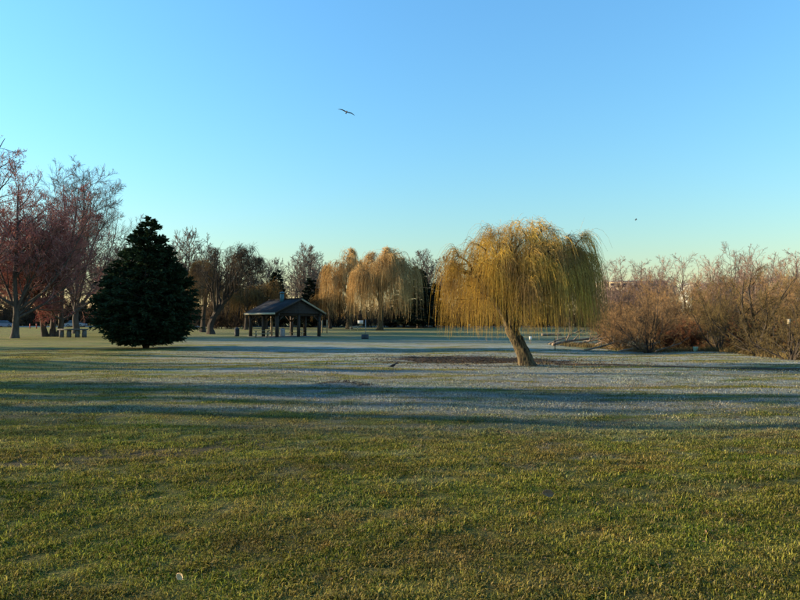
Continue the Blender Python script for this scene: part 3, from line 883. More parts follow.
put_shrub(77, 672, 46, 5.6, 6.5, M['twig_tan'], M['bark_grey'], 'tan shrub tree behind the fanning orange-brown shrub', stems=14, n2=9, n3=7, n4=4, fan=.85, base_r=.08)
put_shrub(78, 722, 47, 5.6, 6.5, M['twig_orange'], M['bark_grey'], 'orange-brown bush behind the slender leaning shrub', stems=16, n2=9, n3=7, n4=4, fan=.9, base_r=.08)
put_shrub(79, 772, 42, 5.8, 6.5, M['twig_tan'], M['bark_grey'], 'tall tan bush behind the thick dark-trunked tree', stems=15, n2=9, n3=7, n4=4, fan=.8, base_r=.08)
put_shrub(80, 815, 38, 5.2, 6.0, M['twig_orange'], M['bark_grey'], 'orange-brown bush cut off by the right edge of the view', stems=14, n2=9, n3=7, n4=4, fan=.9)
for i, (px, d, s, lb) in enumerate(((640, 52, 1.1, 'sunlit tawny bush below the cream apartment block'), (700, 55, 1.35, 'tawny bush under the round pinkish tree'), (745, 53, 1.5, 'tawny bush beneath the tall bare poplars'))):
    dup(sh1, on(px, d), 1.1 + i * 2.2, s, lb)

for i, (src, px, d, sc, lb) in enumerate(((sh1, 622, 39.5, .72, 'low orange-brown shrub between the fallen branches'), (sh1, 672, 42, .85, 'orange-brown shrub behind the low rusty shrub'), (sh2, 737, 38.5, 1.1, 'rusty low shrub between the slender shrub and the fan-shaped tree'),
        (sh2, 664, 39.5, .9, 'rusty low shrub right of the fanning shrub'), (sh2, 778, 37, 1.2, 'rusty low shrub behind the brush at right'), (sh1, 604, 50, 1.05, 'tawny shrub just showing past the willow strands'), (sh1, 628, 58, 1.45, 'tall tawny bush right below the cream block roof'))):
    dup(src, on(px, d), .7 + i * 1.9, sc, lb)

# tall thin bare trees behind the thicket
tr, cr, ex = broadleaf(91, 11.5, 4.0, 3.0, .10, limbs=9, n2=9, n3=8, n4=4, spread=20, rmin=.010, base=1.5, up=.10, up2=.10)
pop = build_tree('bare_poplar', 'slim bare poplar above the thicket, leftmost and shortest of the row', 'tree', on(708, 62), tr, cr, M['bark_grey'], M['twig_pink'])
pop.scale = (.9, .9, .80)
for px, d, s, rz, lb in ((735, 60, .90, 1, 'slim bare poplar above the thicket, second from the left and tallest'), (757, 58, .84, 2.4, 'slim bare poplar above the thicket, third from the left'),
                         (783, 56, .74, 4.0, 'slim bare poplar above the thicket, near the right edge'), (806, 56, .80, 5.1, 'slim bare poplar partly cut off by the right edge')):
    dup(pop, on(px, d), rz, s, lb)

# far trees beyond the thicket
tr, cr, ex = broadleaf(95, 17, 15, 3.5, .28, limbs=10, n2=10, n3=8, n4=5, spread=42, rmin=.022, base=2.5, K4=2)
far = build_tree('bare_tree', 'round-crowned pinkish bare tree behind the thicket', 'tree', on(686, 120), tr, cr, M['bark_grey'], M['twig_pink'])
far.scale = (.88, .88, .88)
G1 = 'bare trees in front of the cream apartment block'
for px, d, s, rz in ((606, 128, .84, .5), (616, 118, .72, 5.8), (624, 140, .94, 1.8), (640, 132, .86, 3.0), (650, 120, .74, .3), (660, 138, .94, 4.4)):
    dup(far, on(px, d), rz, s, 'bare pinkish-grey tree standing before the cream apartment block', G1)
G2 = 'far bare trees behind the poplars'
for px, d, s, rz in ((715, 130, .86, 2.0), (742, 125, .9, 3.3), (772, 128, .92, 4.8), (800, 122, .95, 5.9), (826, 122, .95, .9)):
    dup(far, on(px, d), rz, s, 'far bare tree behind the slim poplars at right', G2)

# background wood on the left and middle
tr, cr, ex = broadleaf(101, 18, 14, 4.0, .26, limbs=10, n2=10, n3=8, n4=5, spread=34, rmin=.030, base=3, up=.06, up2=.06, K4=2)
bgt = build_tree('bare_tree', 'upright grey bare tree rising behind the shelter roof', 'tree', on(300, 150), tr, cr, M['bark_grey'], M['twig_grey'])
bgt.scale = (1.1, 1.1, 1.12)
dup(bgt, on(186, 118), 1.2, 1.08, 'pale grey bare tree showing above the right shoulder of the cedar', None)
G3 = 'grey bare trees in the far wood'
for px, d, s, rz in ((-15, 165, 1.1, .2), (12, 172, 1.0, .9), (38, 168, 1.1, 1.7), (100, 160, 1.0, 2.6), (126, 165, 1.05, 3.5), (160, 150, .95, 4.1), (206, 165, 1.05, 5.0), (228, 172, .95, 5.7),
                     (250, 168, .95, .4), (276, 165, .9, 1.4), (318, 170, 1.0, 2.2), (428, 160, .98, 3.1), (446, 170, .95, 4.2), (480, 168, .85, 4.9), (520, 172, .85, 5.5), (560, 165, .8, .6), (588, 168, .8, 1.5)):
    wh = ('above the red maples' if px < 95 else 'behind the dark cedar' if px < 170 else 'left of the shelter roof' if px < 260 else 'behind the shelter roof' if px < 330 else 'between the amber and golden willows' if px < 460 else 'behind the golden willow')
    dup(bgt, on(px, d), rz, s * 1.12, 'grey bare tree in the far wood ' + wh, G3 + ' ' + wh)
tr, cr = conifer(111, 12, 3.0, 130, per=12, leaf=(.65, .15), z0=.5, fan=4, trunk_r=.2, power=(1.1, .9))
con = build_tree('conifer_tree', 'dark pointed conifer behind the ridge of the shelter', 'tree', on(276, 140), tr, cr, M['bark_dark'], M['conifer'])
con.scale = (1.1, 1.1, 1.12)
for px, d, s, rz, lb in ((311, 138, (1.15, 1.15, .95), 2.0, 'dark conifer between the shelter and the left amber willow'), (418, 132, (1.5, 1.5, 1.12), 3.0, 'dark conifer right of the broad amber willow'), (434, 140, (1.4, 1.4, .85), 4.0, 'low dark conifer behind the left edge of the golden willow')):
    dup(con, on(px, d), rz, s, lb)
dup(con, on(404, 140), 5.0, (1.6, 1.6, .8), 'dark conifer hidden behind the broad amber willow')

tr, cr = shrub(121, 7.0, 11.0, stems=32, n2=10, n3=6, n4=2, rmin=.034, base_r=.09, fan=.6, bw=.38)
G4 = 'brown bushes along the far wood edge'
hb = build_tree('bush', 'dark brown bush in the far wood edge, behind the shelter', 'bush', on(228, 128), tr, cr, M['bark_dark'], M['twig_dark'], group=G4)
r_ = random.Random(4)
def far_bush(px, d, s):
    where = ('behind the red maples' if px < 95 else 'behind the dark cedar' if px < 200 else 'behind the shelter' if px < 330 else 'behind the amber willows' if px < 432 else 'seen under the golden willow' if px < 600 else 'behind the thicket')
    dup(hb, on(px, d), r_.uniform(0, 6.28), s, 'dark brown bush in the far wood edge, ' + where, G4 + ', ' + where)
for px in range(-40, 800, 26):
    far_bush(px + r_.uniform(-5, 5), r_.uniform(153, 162) if px < 150 else r_.uniform(140, 155), r_.uniform(1.0, 1.35) if px < 110 else r_.uniform(.85, 1.25))
for px in range(-30, 620, 26):
    far_bush(px + r_.uniform(-5, 5), r_.uniform(168, 182), r_.uniform(.9, 1.5))
hb['group'] = G4 + ', behind the shelter'
tr, cr = willow(131, [(0, 0, -.2), (0, 0, 1.5), (.2, 0, 3), (.2, 0, 4)], .3, (0, 0, 4.6), (4.0, 3.6, 4.6), nlimb=8, n2=6, n3=5, strands=1200, zbot=(1.0, 6), sr=.022, slen=(1.5, 6), side=0, top_twigs=150, K=6, clump=20, cspread=.07, fuzz=500)
bw = build_tree('willow_tree', 'small brown willow left behind the shelter', 'tree', on(246, 118), tr, cr, M['bark_dark'], M['brownw'])
dup(bw, on(266, 124), 2.0, 1.1, 'small brown willow behind the left slope of the shelter roof')
dup(bw, on(330, 128), 4.0, .95, 'small brown willow between the shelter and the amber willows')

# trees standing outside the view on the left; they throw the long streaks of shade over the lawn
tr, cr = conifer(141, 15, 1.9, 200, per=16, leaf=(.5, .12), z0=1.2, fan=4, trunk_r=.2, power=(2.6, .7))
shade = build_tree('conifer_tree', 'slim dark conifer standing left of the view beside the lawn', 'tree', (-40, 20.6, 0), tr, cr, M['bark_dark'], M['conifer'], group='trees left of the view')
for x, y, rz, sc in ((-47, 19.6, 1.0, (.22, .22, .9)), (-58, 45.6, 2.0, (1.0, 1.0, 1.3)), (-36, 16.6, 3.0, (.26, .26, .8)), (-50, 28.0, 2.6, (.4, .4, .9)), (-52, 31.5, .6, (.3, .3, .9)), (-54, 26.2, 4.6, (.18, .18, .6)), (-48, 36.5, 5.2, (.35, .35, .9))):
    dup(shade, (x, y, 0), rz, sc)
shade.scale = (.62, .62, 1.0)
for x, y, rz, sc in ((-31, 18.9, 1.7, 1.0), (-29, 14.4, 5.6, .7)):
    dup(pop, (x, y, float(gz(x, y))), rz, sc, 'slim bare poplar standing left of the view beside the lawn', 'slim poplars left of the view')
for x, y, s, rz in ((-44, 27.5, .55, .3), (-36, 14.2, .40, 2.2), (-62, 41, .6, 4.0), (-58, 33, .5, 5.0)):
    dup(maple, (x, y, float(gz(x, y))), rz, s, 'bare tree standing left of the view beside the lawn', 'bare trees left of the view')

# ------------------------------------------------------------------ reeds and rough grass along the thicket
def blades(name, label, cat, n, poly, h0, h1, w, mat, seed):
    rng = np.random.default_rng(seed)
    t = rng.uniform(0, 1, n) * (len(poly) - 1); i = np.clip(t.astype(int), 0, len(poly) - 2); f = (t - i)[:, None]
    poly = np.asarray(poly, float)
    c = poly[i] * (1 - f) + poly[i + 1] * f
    x = c[:, 0] + rng.normal(size=n) * c[:, 2] * .4; y = c[:, 1] + rng.normal(size=n) * c[:, 2]
    p = np.c_[x, y, gz(x, y) - .02]
    az = rng.uniform(0, 6.28, n); ln = rng.uniform(0, .5, n)
    h = rng.uniform(h0, h1, n)
    d = np.stack([np.cos(az) * np.sin(ln), np.sin(az) * np.sin(ln), np.cos(ln)], 1) * h[:, None]
    mid = p + d * .55; tip = p + d; tip[:, :2] += np.stack([np.cos(az), np.sin(az)], 1) * (h * .18)[:, None]
    sd = rng.normal(size=(n, 3)); sd[:, 2] = 0; sd = unit(sd) * w
    V = np.stack([p - sd, p + sd, mid + sd * .8, mid - sd * .8, tip], 1)
    k = np.arange(n)[:, None] * 5
    o = obj(name, Acc().add(V, k + np.array([[0, 1, 2, 3]]), k + np.array([[3, 2, 4]])).mesh(name, mat))
    return tag(o, label, cat, kind='stuff')
def pp(px, d, wd): return (fx(px, d), d, wd)
blades('dry_reeds', 'pale dry reeds and dead grass under the thicket', 'reeds', 9000, [pp(655, 41.5, .8), pp(690, 42, .9), pp(730, 41, .9), pp(770, 40, .9), pp(800, 38, .8)], .35, .95, .012, M['reed'], 5)
blades('rough_grass', 'rough dark grass along the foot of the thicket', 'rough grass', 9000, [pp(560, 44, .8), pp(600, 42, .8), pp(650, 37, .5), pp(700, 38, .5), pp(745, 35, .5), pp(775, 31, .8), pp(830, 27, .9)], .10, .38, .010, M['twig_olive'], 6)

# ------------------------------------------------------------------ fallen branches and logs
def fallen(px, py, L, r, az, lift, label, seed, twigs=3):
    rng = np.random.default_rng(seed)
    g = ground(px, py); a = Acc(); tw = Acc()
    K = 9; t = np.linspace(-.5, .5, K)
    p = np.stack([math.cos(az) * t * L, math.sin(az) * t * L, r + (t + .5) * lift], 1)
    p += np.cumsum(rng.normal(size=(K, 3)) * L * .02, 0) * np.array((1, 1, .5))
    rad = r * np.linspace(1.1, .5, K)
    tubes(a, p[None], rad[None], 8, True)
    t_ = thing('fallen_branch', label, 'fallen branch', g)
    obj('limb', a.mesh('limb', M['log'], True), t_)
    P, R = kids(rng, p[None], rad[None], twigs, .25, .98, 42, 14, .45, 6, .04, .2, .55, .012, .4)
    for q, rr in zip(P, R):
        q[:, 2] = np.maximum(q[:, 2], .03)
        obj('side_branch', tubes(Acc(), q[None], rr[None], 5, True).mesh('side_branch', M['log'], True), t_)
    return t_
FB = 'fallen branches by the thicket'
fallen(580, 346, 4.2, .10, .25, .5, 'long pale fallen branch lying right of the willow strands', 1, 5)['group'] = FB
fallen(600, 347, 3.2, .08, -.5, .8, 'fallen branch propped up, tips pointing right, before the tawny shrub', 2, 5)['group'] = FB
fallen(628, 349, 2.6, .09, .4, .25, 'crooked bare fallen branch left of the fanning shrub', 3, 4)['group'] = FB
fallen(632, 350, 2.8, .055, -.35, .45, 'thin curved fallen branch touching the fanning shrub', 4, 4)['group'] = FB
fallen(566, 344, 3.4, .07, .6, .9, 'bent fallen branch nearest the willow strands', 8, 6)['group'] = FB
fallen(592, 344, 3.6, .07, .1, .35, 'long thin fallen branch lying flat in the brush heap', 9, 6)['group'] = FB
fallen(612, 346, 2.6, .06, -.9, 1.0, 'steep fallen branch leaning on the brush heap', 10, 5)['group'] = FB
fallen(642, 348, 2.4, .05, .15, .3, 'short fallen branch at the foot of the fanning shrub', 11, 4)['group'] = FB
fallen(603, 351, 2.6, .06, .3, .5, 'pale crooked branch in front of the brush heap', 12, 5)['group'] = FB
fallen(636, 353, 2.2, .05, -.25, .55, 'thin pale branch arching before the fanning shrub', 13, 4)['group'] = FB
fallen(670, 352, 2.0, .05, .2, .4, 'short pale branch on the grass left of the bucket', 14, 4)['group'] = FB
fallen(708, 346, 2.4, .06, .35, .75, 'bright sunlit fallen branch slanting up through the dry reeds', 5, 3)['group'] = FB
fallen(738, 345, 2.0, .06, -.3, .5, 'pale fallen branch in the reeds right of the slender shrub', 6, 2)['group'] = FB
fallen(552, 336, 2.6, .16, .05, .1, 'thick tan log lying on the far lawn behind the willow', 7, 2)['group'] = FB

# ------------------------------------------------------------------ shelter
def shelter():
    d0 = 71.0
    c = on(275, 69.0)                                   # near eave corner stands above this point
    th = R_(130)                                        # ridge runs left and away
    t = thing('picnic_shelter', 'open picnic shelter with a dark gabled shingle roof on timber posts', 'shelter', c)
    u = np.array((math.cos(th), math.sin(th), 0)); v = np.array((u[1], -u[0], 0))
    Ln, Wd, ez, rz = 7.4, 6.6, 2.62, 4.25
    def Pt(a, b_, z): return u * a + v * b_ + np.array((0, 0, z))
    def prism(pts_list, name, mat, parent=t, faces=None):
        return obj(name, Acc().add(np.array(pts_list), faces).mesh(name, mat), parent)
    hexf = [(0, 1, 2, 3), (7, 6, 5, 4), (0, 4, 5, 1), (1, 5, 6, 2), (2, 6, 7, 3), (3, 7, 4, 0)]
    def beam(p, q, w, h, name, mat, parent=t):
        p, q = np.asarray(p, float), np.asarray(q, float)
        ax = unit(q - p); s = unit(np.cross(ax, (0, 0, 1.0))) if abs(ax[2]) < .95 else u
        n = np.cross(s, ax)
        pts = [e + s * w / 2 * i + n * h / 2 * j for e in (p, q) for i, j in ((-1, -1), (1, -1), (1, 1), (-1, 1))]
        return prism(pts, name, mat, parent, hexf)
    half = Wd / 2; th_ = .12
    for k, (b0, b1) in enumerate(((0, half), (Wd, half))):
        low0, low1, hi1, hi0 = Pt(0, b0, ez), Pt(Ln, b0, ez), Pt(Ln, b1, rz), Pt(0, b1, rz)
        up = np.array((0, 0, th_))
        o = prism([low0, low1, hi1, hi0, low0 + up, low1 + up, hi1 + up, hi0 + up], 'roof_slope', M['shingle'], t, hexf)
        me = o.data; uv = me.uv_layers.new(name='UVMap')
        for lp in me.loops:
            co = np.array(me.vertices[lp.vertex_index].co)
            uv.data[lp.index].uv = (float(co @ u), float(math.hypot(co @ v - b0, co[2] - ez)))
        out = -v if k == 0 else v
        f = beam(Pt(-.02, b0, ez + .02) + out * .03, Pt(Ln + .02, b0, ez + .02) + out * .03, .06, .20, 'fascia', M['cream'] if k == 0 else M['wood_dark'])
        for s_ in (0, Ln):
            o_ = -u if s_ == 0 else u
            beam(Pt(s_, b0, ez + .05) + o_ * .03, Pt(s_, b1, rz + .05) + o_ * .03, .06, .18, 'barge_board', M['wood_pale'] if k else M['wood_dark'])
    beam(Pt(-.05, half, rz + .15), Pt(Ln + .05, half, rz + .15), .28, .07, 'ridge_cap', M['shingle'])
    # boarded gable ends
    for s_, sg in ((.25, -1), (Ln - .25, 1)):
        nb = 9
        for i in range(nb):
            z0 = ez + .04 + (rz - ez - .12) * i / nb; z1 = ez + .04 + (rz - ez - .12) * (i + 1) / nb - .012
            k0 = (z0 - ez) / (rz - ez) * half + .12; k1 = (z1 - ez) / (rz - ez) * half + .12
            if k1 > half - .05: continue
            a0 = u * sg * .03; tl = u * sg * .012
            pts = [Pt(s_, k0, z0) + a0, Pt(s_, Wd - k0, z0) + a0, Pt(s_, Wd - k1, z1) + tl, Pt(s_, k1, z1) + tl]
            pts += [p - u * sg * .05 for p in pts]
            prism(pts, 'board', M['wood_dark'], t, hexf)
    # posts, beams, braces
    ins = .55
    xs = (ins, Ln / 2, Ln - ins); ys = (ins, Wd - ins)
    for a in xs:
        for b_ in ys:
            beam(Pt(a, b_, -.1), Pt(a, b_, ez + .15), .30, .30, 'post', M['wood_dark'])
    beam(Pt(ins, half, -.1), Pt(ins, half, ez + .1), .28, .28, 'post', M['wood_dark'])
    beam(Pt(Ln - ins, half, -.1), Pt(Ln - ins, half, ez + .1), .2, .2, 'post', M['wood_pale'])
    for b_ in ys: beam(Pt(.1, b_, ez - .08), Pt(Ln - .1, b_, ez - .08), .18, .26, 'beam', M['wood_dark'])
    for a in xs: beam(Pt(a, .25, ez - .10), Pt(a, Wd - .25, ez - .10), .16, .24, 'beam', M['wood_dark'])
    for a in xs:
        for b_, sg in ((ins, 1), (Wd - ins, -1)):
            beam(Pt(a, b_, ez - .95), Pt(a, b_ + sg * .85, ez - .15), .12, .12, 'brace', M['wood_dark'])
    for b_ in ys:
        for a, sg in ((ins, 1), (Ln - ins, -1)):
            beam(Pt(a, b_, ez - .95), Pt(a + sg * .85, b_, ez - .15), .12, .12, 'brace', M['wood_dark'])
    # concrete pad
    pts = [Pt(.2, .2, -.12), Pt(Ln - .2, .2, -.12), Pt(Ln - .2, Wd - .2, -.12), Pt(.2, Wd - .2, -.12)]
    prism(pts + [p + np.array((0, 0, .16)) for p in pts], 'floor_slab', M['concrete'], t, hexf)
    # chimney
    cc = Pt(Ln * .47, half - .5, 0)
    ch = obj('chimney', lathe(Acc(), [(.01, rz - .5), (.24, rz - .5), (.24, rz + .75), (.01, rz + .75)], 12, cc).mesh('chimney', M['teal'], False), t)
    obj('chimney_cap', lathe(Acc(), [(.01, rz + .82), (.34, rz + .82), (.30, rz + .90), (.01, rz + 1.0)], 12, cc).mesh('chimney_cap', M['teal']), ch)
    return t, Pt, c
sh, Pt, shc = shelter()

def picnic_table(name, label, loc, rz, mat, top=None, group=None):
    t = thing(name, label, 'picnic table', loc, rz, group)
    pl = Acc(); box(pl, -.9, .9, -.065, .065, -.02, .02); pm = pl.mesh('plank', top or mat)
    for k in range(5): obj('plank', pm, t, (0, -.30 + k * .15, .74))
    for s in (-1, 1):
        for k in (0, 1): obj('bench_plank', pm, t, (0, s * (.68 + k * .14), .44))
    lg = Acc()
    for s in (-1, 1):
        a = Acc(); tube1(a, [(-.0, s * .75, 0), (0, s * .22, .72)], .045, 4)
        m = a.mesh('leg', mat)
        for x in (-.62, .62): obj('leg', m, t, (x, 0, 0))
    for x in (-.62, .62):
        a = Acc(); box(a, x - .03, x + .03, -.8, .8, .37, .42); obj('cross_bar', a.mesh('cross_bar', mat), t)
    return t
def in_shelter(a, b_): 
    p = shc + Pt(a, b_, .045); return p
G5 = 'picnic tables at the shelter'
picnic_table('picnic_table', 'wooden picnic table on the grass at the left front of the shelter', on(262, 68.5), .3, M['wood_pale'], group=G5)
picnic_table('picnic_table', 'wooden picnic table under the middle of the shelter', in_shelter(4.1, 2.2), .5, M['wood_pale'], group=G5)
picnic_table('picnic_table', 'wooden picnic table under the right side of the shelter', in_shelter(3.2, 4.6), .2, M['wood_pale'], group=G5)
picnic_table('picnic_table', 'sunlit cream picnic table on the lawn below the left amber willow', on(354, 112), .1, M['cream'], group=G5)

def bin_(label, loc, r, h, mat, lid=True):
    t = thing('litter_bin', label, 'litter bin', loc)
    obj('barrel', lathe(Acc(), [(.01, .0), (r * .92, .0), (r, h * .1), (r * 1.04, h * .5), (r, h * .92), (r * 1.05, h), (r * .9, h), (r * .88, h * .75), (.01, h * .75)], 16).mesh('barrel', mat, True), t)
    if lid: obj('lid', lathe(Acc(), [(r * 1.08, h + .01), (r * 1.1, h + .06), (r * .5, h + .18), (.01, h + .2)], 16).mesh('lid', mat, True), t)
    return t
bin_('dark litter bin on the grass left of the shelter', on(237, 75), .28, .85, M['bin_dark'])
bin_('grey litter bin standing inside the shelter', in_shelter(1.9, 2.0), .30, .8, M['metal'])

def pole_bin():
    g = ground(365, 339)
    t = thing('pole_planter', 'squat dark tub with a thin pole standing on the open lawn', 'tub', g)
    obj('tub', lathe(Acc(), [(.01, -.02), (.36, -.02), (.38, .1), (.37, .45), (.33, .45), (.32, .36), (.01, .36)], 18).mesh('tub', M['bin_dark'], True), t)
    obj('pole', tube1(Acc(), [(.05, 0, .3), (.05, 0, 1.95)], .03, 8).mesh('pole', M['metal']), t)
pole_bin()

def concrete_table():
    g = on(73, 70)
    t = thing('concrete_table', 'long pale concrete table on drum legs beside the maple trunks', 'table', g, .06)
    a = Acc(); box(a, -1.5, 1.5, -.42, .42, .80, .95); obj('slab', a.mesh('slab', M['concrete']), t)
    for x in (-1.2, -.4, .5, 1.25):
        obj('drum_leg', lathe(Acc(), [(.01, -.05), (.24, -.05), (.24, .4), (.22, .797), (.01, .797)], 14, (x, 0, 0)).mesh('drum_leg', M['concrete'], True), t)
concrete_table()

def post(name, label, cat, loc, h, r, mat, group=None, cap=None):
    a = Acc(); tube1(a, [(0, 0, -.1), (0, 0, h * .97), (0, 0, h)], [r, r, r * .7], 8)
    if cap is None:
        o = obj(name, a.mesh(name, mat), None, loc); return tag(o, label, cat, group)
    t = thing(name, label, cat, loc, 0, group)
    obj('stake', a.mesh('stake', mat), t); b_ = Acc(); box(b_, *cap); obj('plate', b_.mesh('plate', M['white']), t)
    return t
post('bollard', 'small red post by the road, left of two', 'post', on(30, 128), 1.0, .10, M['red_paint'], 'red posts by the road')
post('bollard', 'small red post by the road, right of two', 'post', on(36.5, 128), 1.0, .10, M['red_paint'], 'red posts by the road')
for px, h, lb in ((322, 1.9, 'tan timber post behind the shelter, left of a pair'), (327, 2.0, 'tan timber post behind the shelter, right of a pair')):
    post('timber_post', lb, 'post', on(px, 96), h, .10, M['wood_pale'], 'timber posts behind the shelter')
post('wooden_stake', 'thin dark stake in the lawn right of the willow trunk', 'stake', ground(555, 350), .72, .025, M['wood_dark'])
post('wooden_stake', 'short dark stake in the lawn farther right of the willow trunk', 'stake', ground(569, 347), .5, .02, M['wood_dark'])
post('marker_sign', 'small white marker plate just right of the willow trunk', 'sign', ground(530.5, 344), .55, .02, M['wood_pale'], None, (-.11, .11, -.035, -.022, .33, .58))
post('notice_board', 'small white notice board between the two amber willows', 'sign', on(360.5, 122), 1.5, .05, M['wood_pale'], None, (-.55, .55, -.09, -.055, 1.0, 1.7))

def bucket():
    g = on(695, 36.8)
    t = thing('bucket', 'pale green bucket at the foot of the thicket', 'bucket', g)
    obj('pail', lathe(Acc(), [(.01, .0), (.11, .0), (.145, .27), (.15, .28), (.13, .28), (.11, .05), (.01, .05)], 16).mesh('pail', M['green_pale'], True), t)
    a = np.linspace(.1, np.pi - .1, 9)
    obj('handle', tube1(Acc(), np.stack([.15 * np.cos(a), -.06 * np.sin(a) - .02, .27 - .10 * np.sin(a)], 1), .006, 5).mesh('handle', M['metal']), t)
bucket()

def nest_box():
    p = at(789, 322, 28.0)
    t = thing('nest_box', 'small cream nest box among the twigs at the right edge', 'nest box', p)
    a = Acc(); box(a, -.055, .055, -.05, .05, -.09, .075); obj('case', a.mesh('case', M['cream']), t)
    a = Acc().add([(-.07, -.08, .078), (.07, -.08, .078), (.07, .06, .115), (-.07, .06, .115), (-.07, -.08, .092), (.07, -.08, .092), (.07, .06, .13), (-.07, .06, .13)],
                  [(3, 2, 1, 0), (4, 5, 6, 7), (0, 1, 5, 4), (1, 2, 6, 5), (2, 3, 7, 6), (3, 0, 4, 7)]); obj('lid', a.mesh('lid', M['cream']), t)
    h = float(gz(p[0], p[1])) - p[2]
    obj('post', tube1(Acc(), [(.0, .09, h - .1), (0, .085, .05)], .018, 7).mesh('post', M['bark_dark']), t)
nest_box()

# ------------------------------------------------------------------ parked cars
def car(label, loc, rz, paint):
    t = thing('parked_car', label, 'car', loc, rz, 'cars parked along the road')
    low = [(-2.15, .32), (-2.2, .62), (-2.1, .86), (-1.2, .93), (1.0, .93), (2.0, .78), (2.2, .58), (2.15, .32)]
    cab = [(-1.75, .93), (-1.15, 1.42), (.25, 1.46), (1.05, .93)]
    def ext(prof, w0, w1, mat, name, parent=t):
        n = len(prof); zs = [p[1] for p in prof]; zlo, zhi = min(zs), max(zs)
        v = []
        for s in (-1, 1):
            for x, z in prof:
                w = w0 + (w1 - w0) * (z - zlo) / (zhi - zlo); v.append((x, s * w, z))
        me = bpy.data.meshes.new(name)
        me.from_pydata(v, [], [tuple(range(n)), tuple(range(2 * n - 1, n - 1, -1))] + [(i, i + n, (i + 1) % n + n, (i + 1) % n) for i in range(n)])
        me.materials.append(mat); me.update()
        return obj(name, me, parent)
    ext(low, .86, .82, paint, 'body'); ext(cab, .78, .62, M['glass'], 'window_band')
    ext([(-1.2, 1.40), (-1.1, 1.47), (.2, 1.50), (.3, 1.44)], .64, .6, paint, 'roof')
    wheel = Acc(); a = np.linspace(0, 2 * np.pi, 17)[:-1]
    tyre = lathe(Acc(), [(.2, -.1), (.3, -.1), (.32, -.06), (.32, .06), (.3, .1), (.2, .1)], 16).mesh('tyre', M['tyre'], True)
    rim = lathe(Acc(), [(.01, -.07), (.21, -.08), (.21, .08), (.01, .07)], 12).mesh('rim', M['metal'])
    for x in (-1.35, 1.35):
        for y in (-.78, .78):
            w = obj('wheel', tyre, t, (x, y, .32)); w.rotation_euler = (math.pi / 2, 0, 0); obj('rim', rim, w)
    for y in (-.6, .6):
        b_ = Acc(); box(b_, 2.14, 2.2, y - .17, y + .17, .6, .72); obj('headlight', b_.mesh('headlight', M['white']), t)
        b_ = Acc(); box(b_, -2.2, -2.14, y - .15, y + .15, .66, .82); obj('tail_light', b_.mesh('tail_light', M['red_paint']), t)
car('dark blue parked car at the left edge beyond the lawn', on(5, 141), .05, M['car_blue'])
car('silver-blue parked car behind the concrete table', on(76, 142), .02, M['car_grey'])

# ------------------------------------------------------------------ apartment blocks far right
def block(label, px0, px1, top_py, d, storeys, bays, wall, depth=14):
    x0, x1 = fx(px0, d), fx(px1, d); zt = at(400, top_py, d)[2]; g = float(gz(0, d))
    w = x1 - x0; h = zt - g
    t = thing('apartment_block', label, 'building', ((x0 + x1) / 2, d, g))
    a = Acc(); box(a, -w / 2, w / 2, 0, depth, 0, h); obj('wall', a.mesh('wall', wall), t)
    a = Acc(); box(a, -w / 2 - .4, w / 2 + .4, -.4, depth + .4, h, h + .5); obj('roof', a.mesh('roof', M['kerb']), t)
    sh_ = h / storeys; bw_ = w / bays
    a = Acc(); box(a, -bw_ * .32, bw_ * .32, -.04, .05, 0, sh_ * .55); wm = a.mesh('window', M['glass'])
    a = Acc(); box(a, -bw_ * .36, bw_ * .36, -.10, -.045, -.12, -.01); sm = a.mesh('sill', M['cream'])
    a = Acc(); box(a, -bw_ * .45, bw_ * .45, -1.1, -.02, -.15, 0); bm = a.mesh('balcony', wall)
    for s in range(storeys):
        for b_ in range(bays):
            wd = obj('window', wm, t, (-w / 2 + (b_ + .5) * bw_, 0, s * sh_ + sh_ * .28))
            obj('sill', sm, wd)
            if b_ % 3 == 1 and s > 0:
                bl = obj('balcony', bm, t, (-w / 2 + (b_ + .5) * bw_, 0, s * sh_ + sh_ * .12))
                r = Acc(); box(r, -bw_ * .45, bw_ * .45, -1.14, -1.09, .0, .95); obj('railing', r.mesh('railing', M['cream']), bl)
block('cream apartment block with rows of windows, just right of the golden willow', 604, 668, 282, 260, 6, 11, M['apt'])
block('grey-green apartment block mostly hidden behind the thicket', 694, 738, 284, 280, 6, 8, M['apt2'])

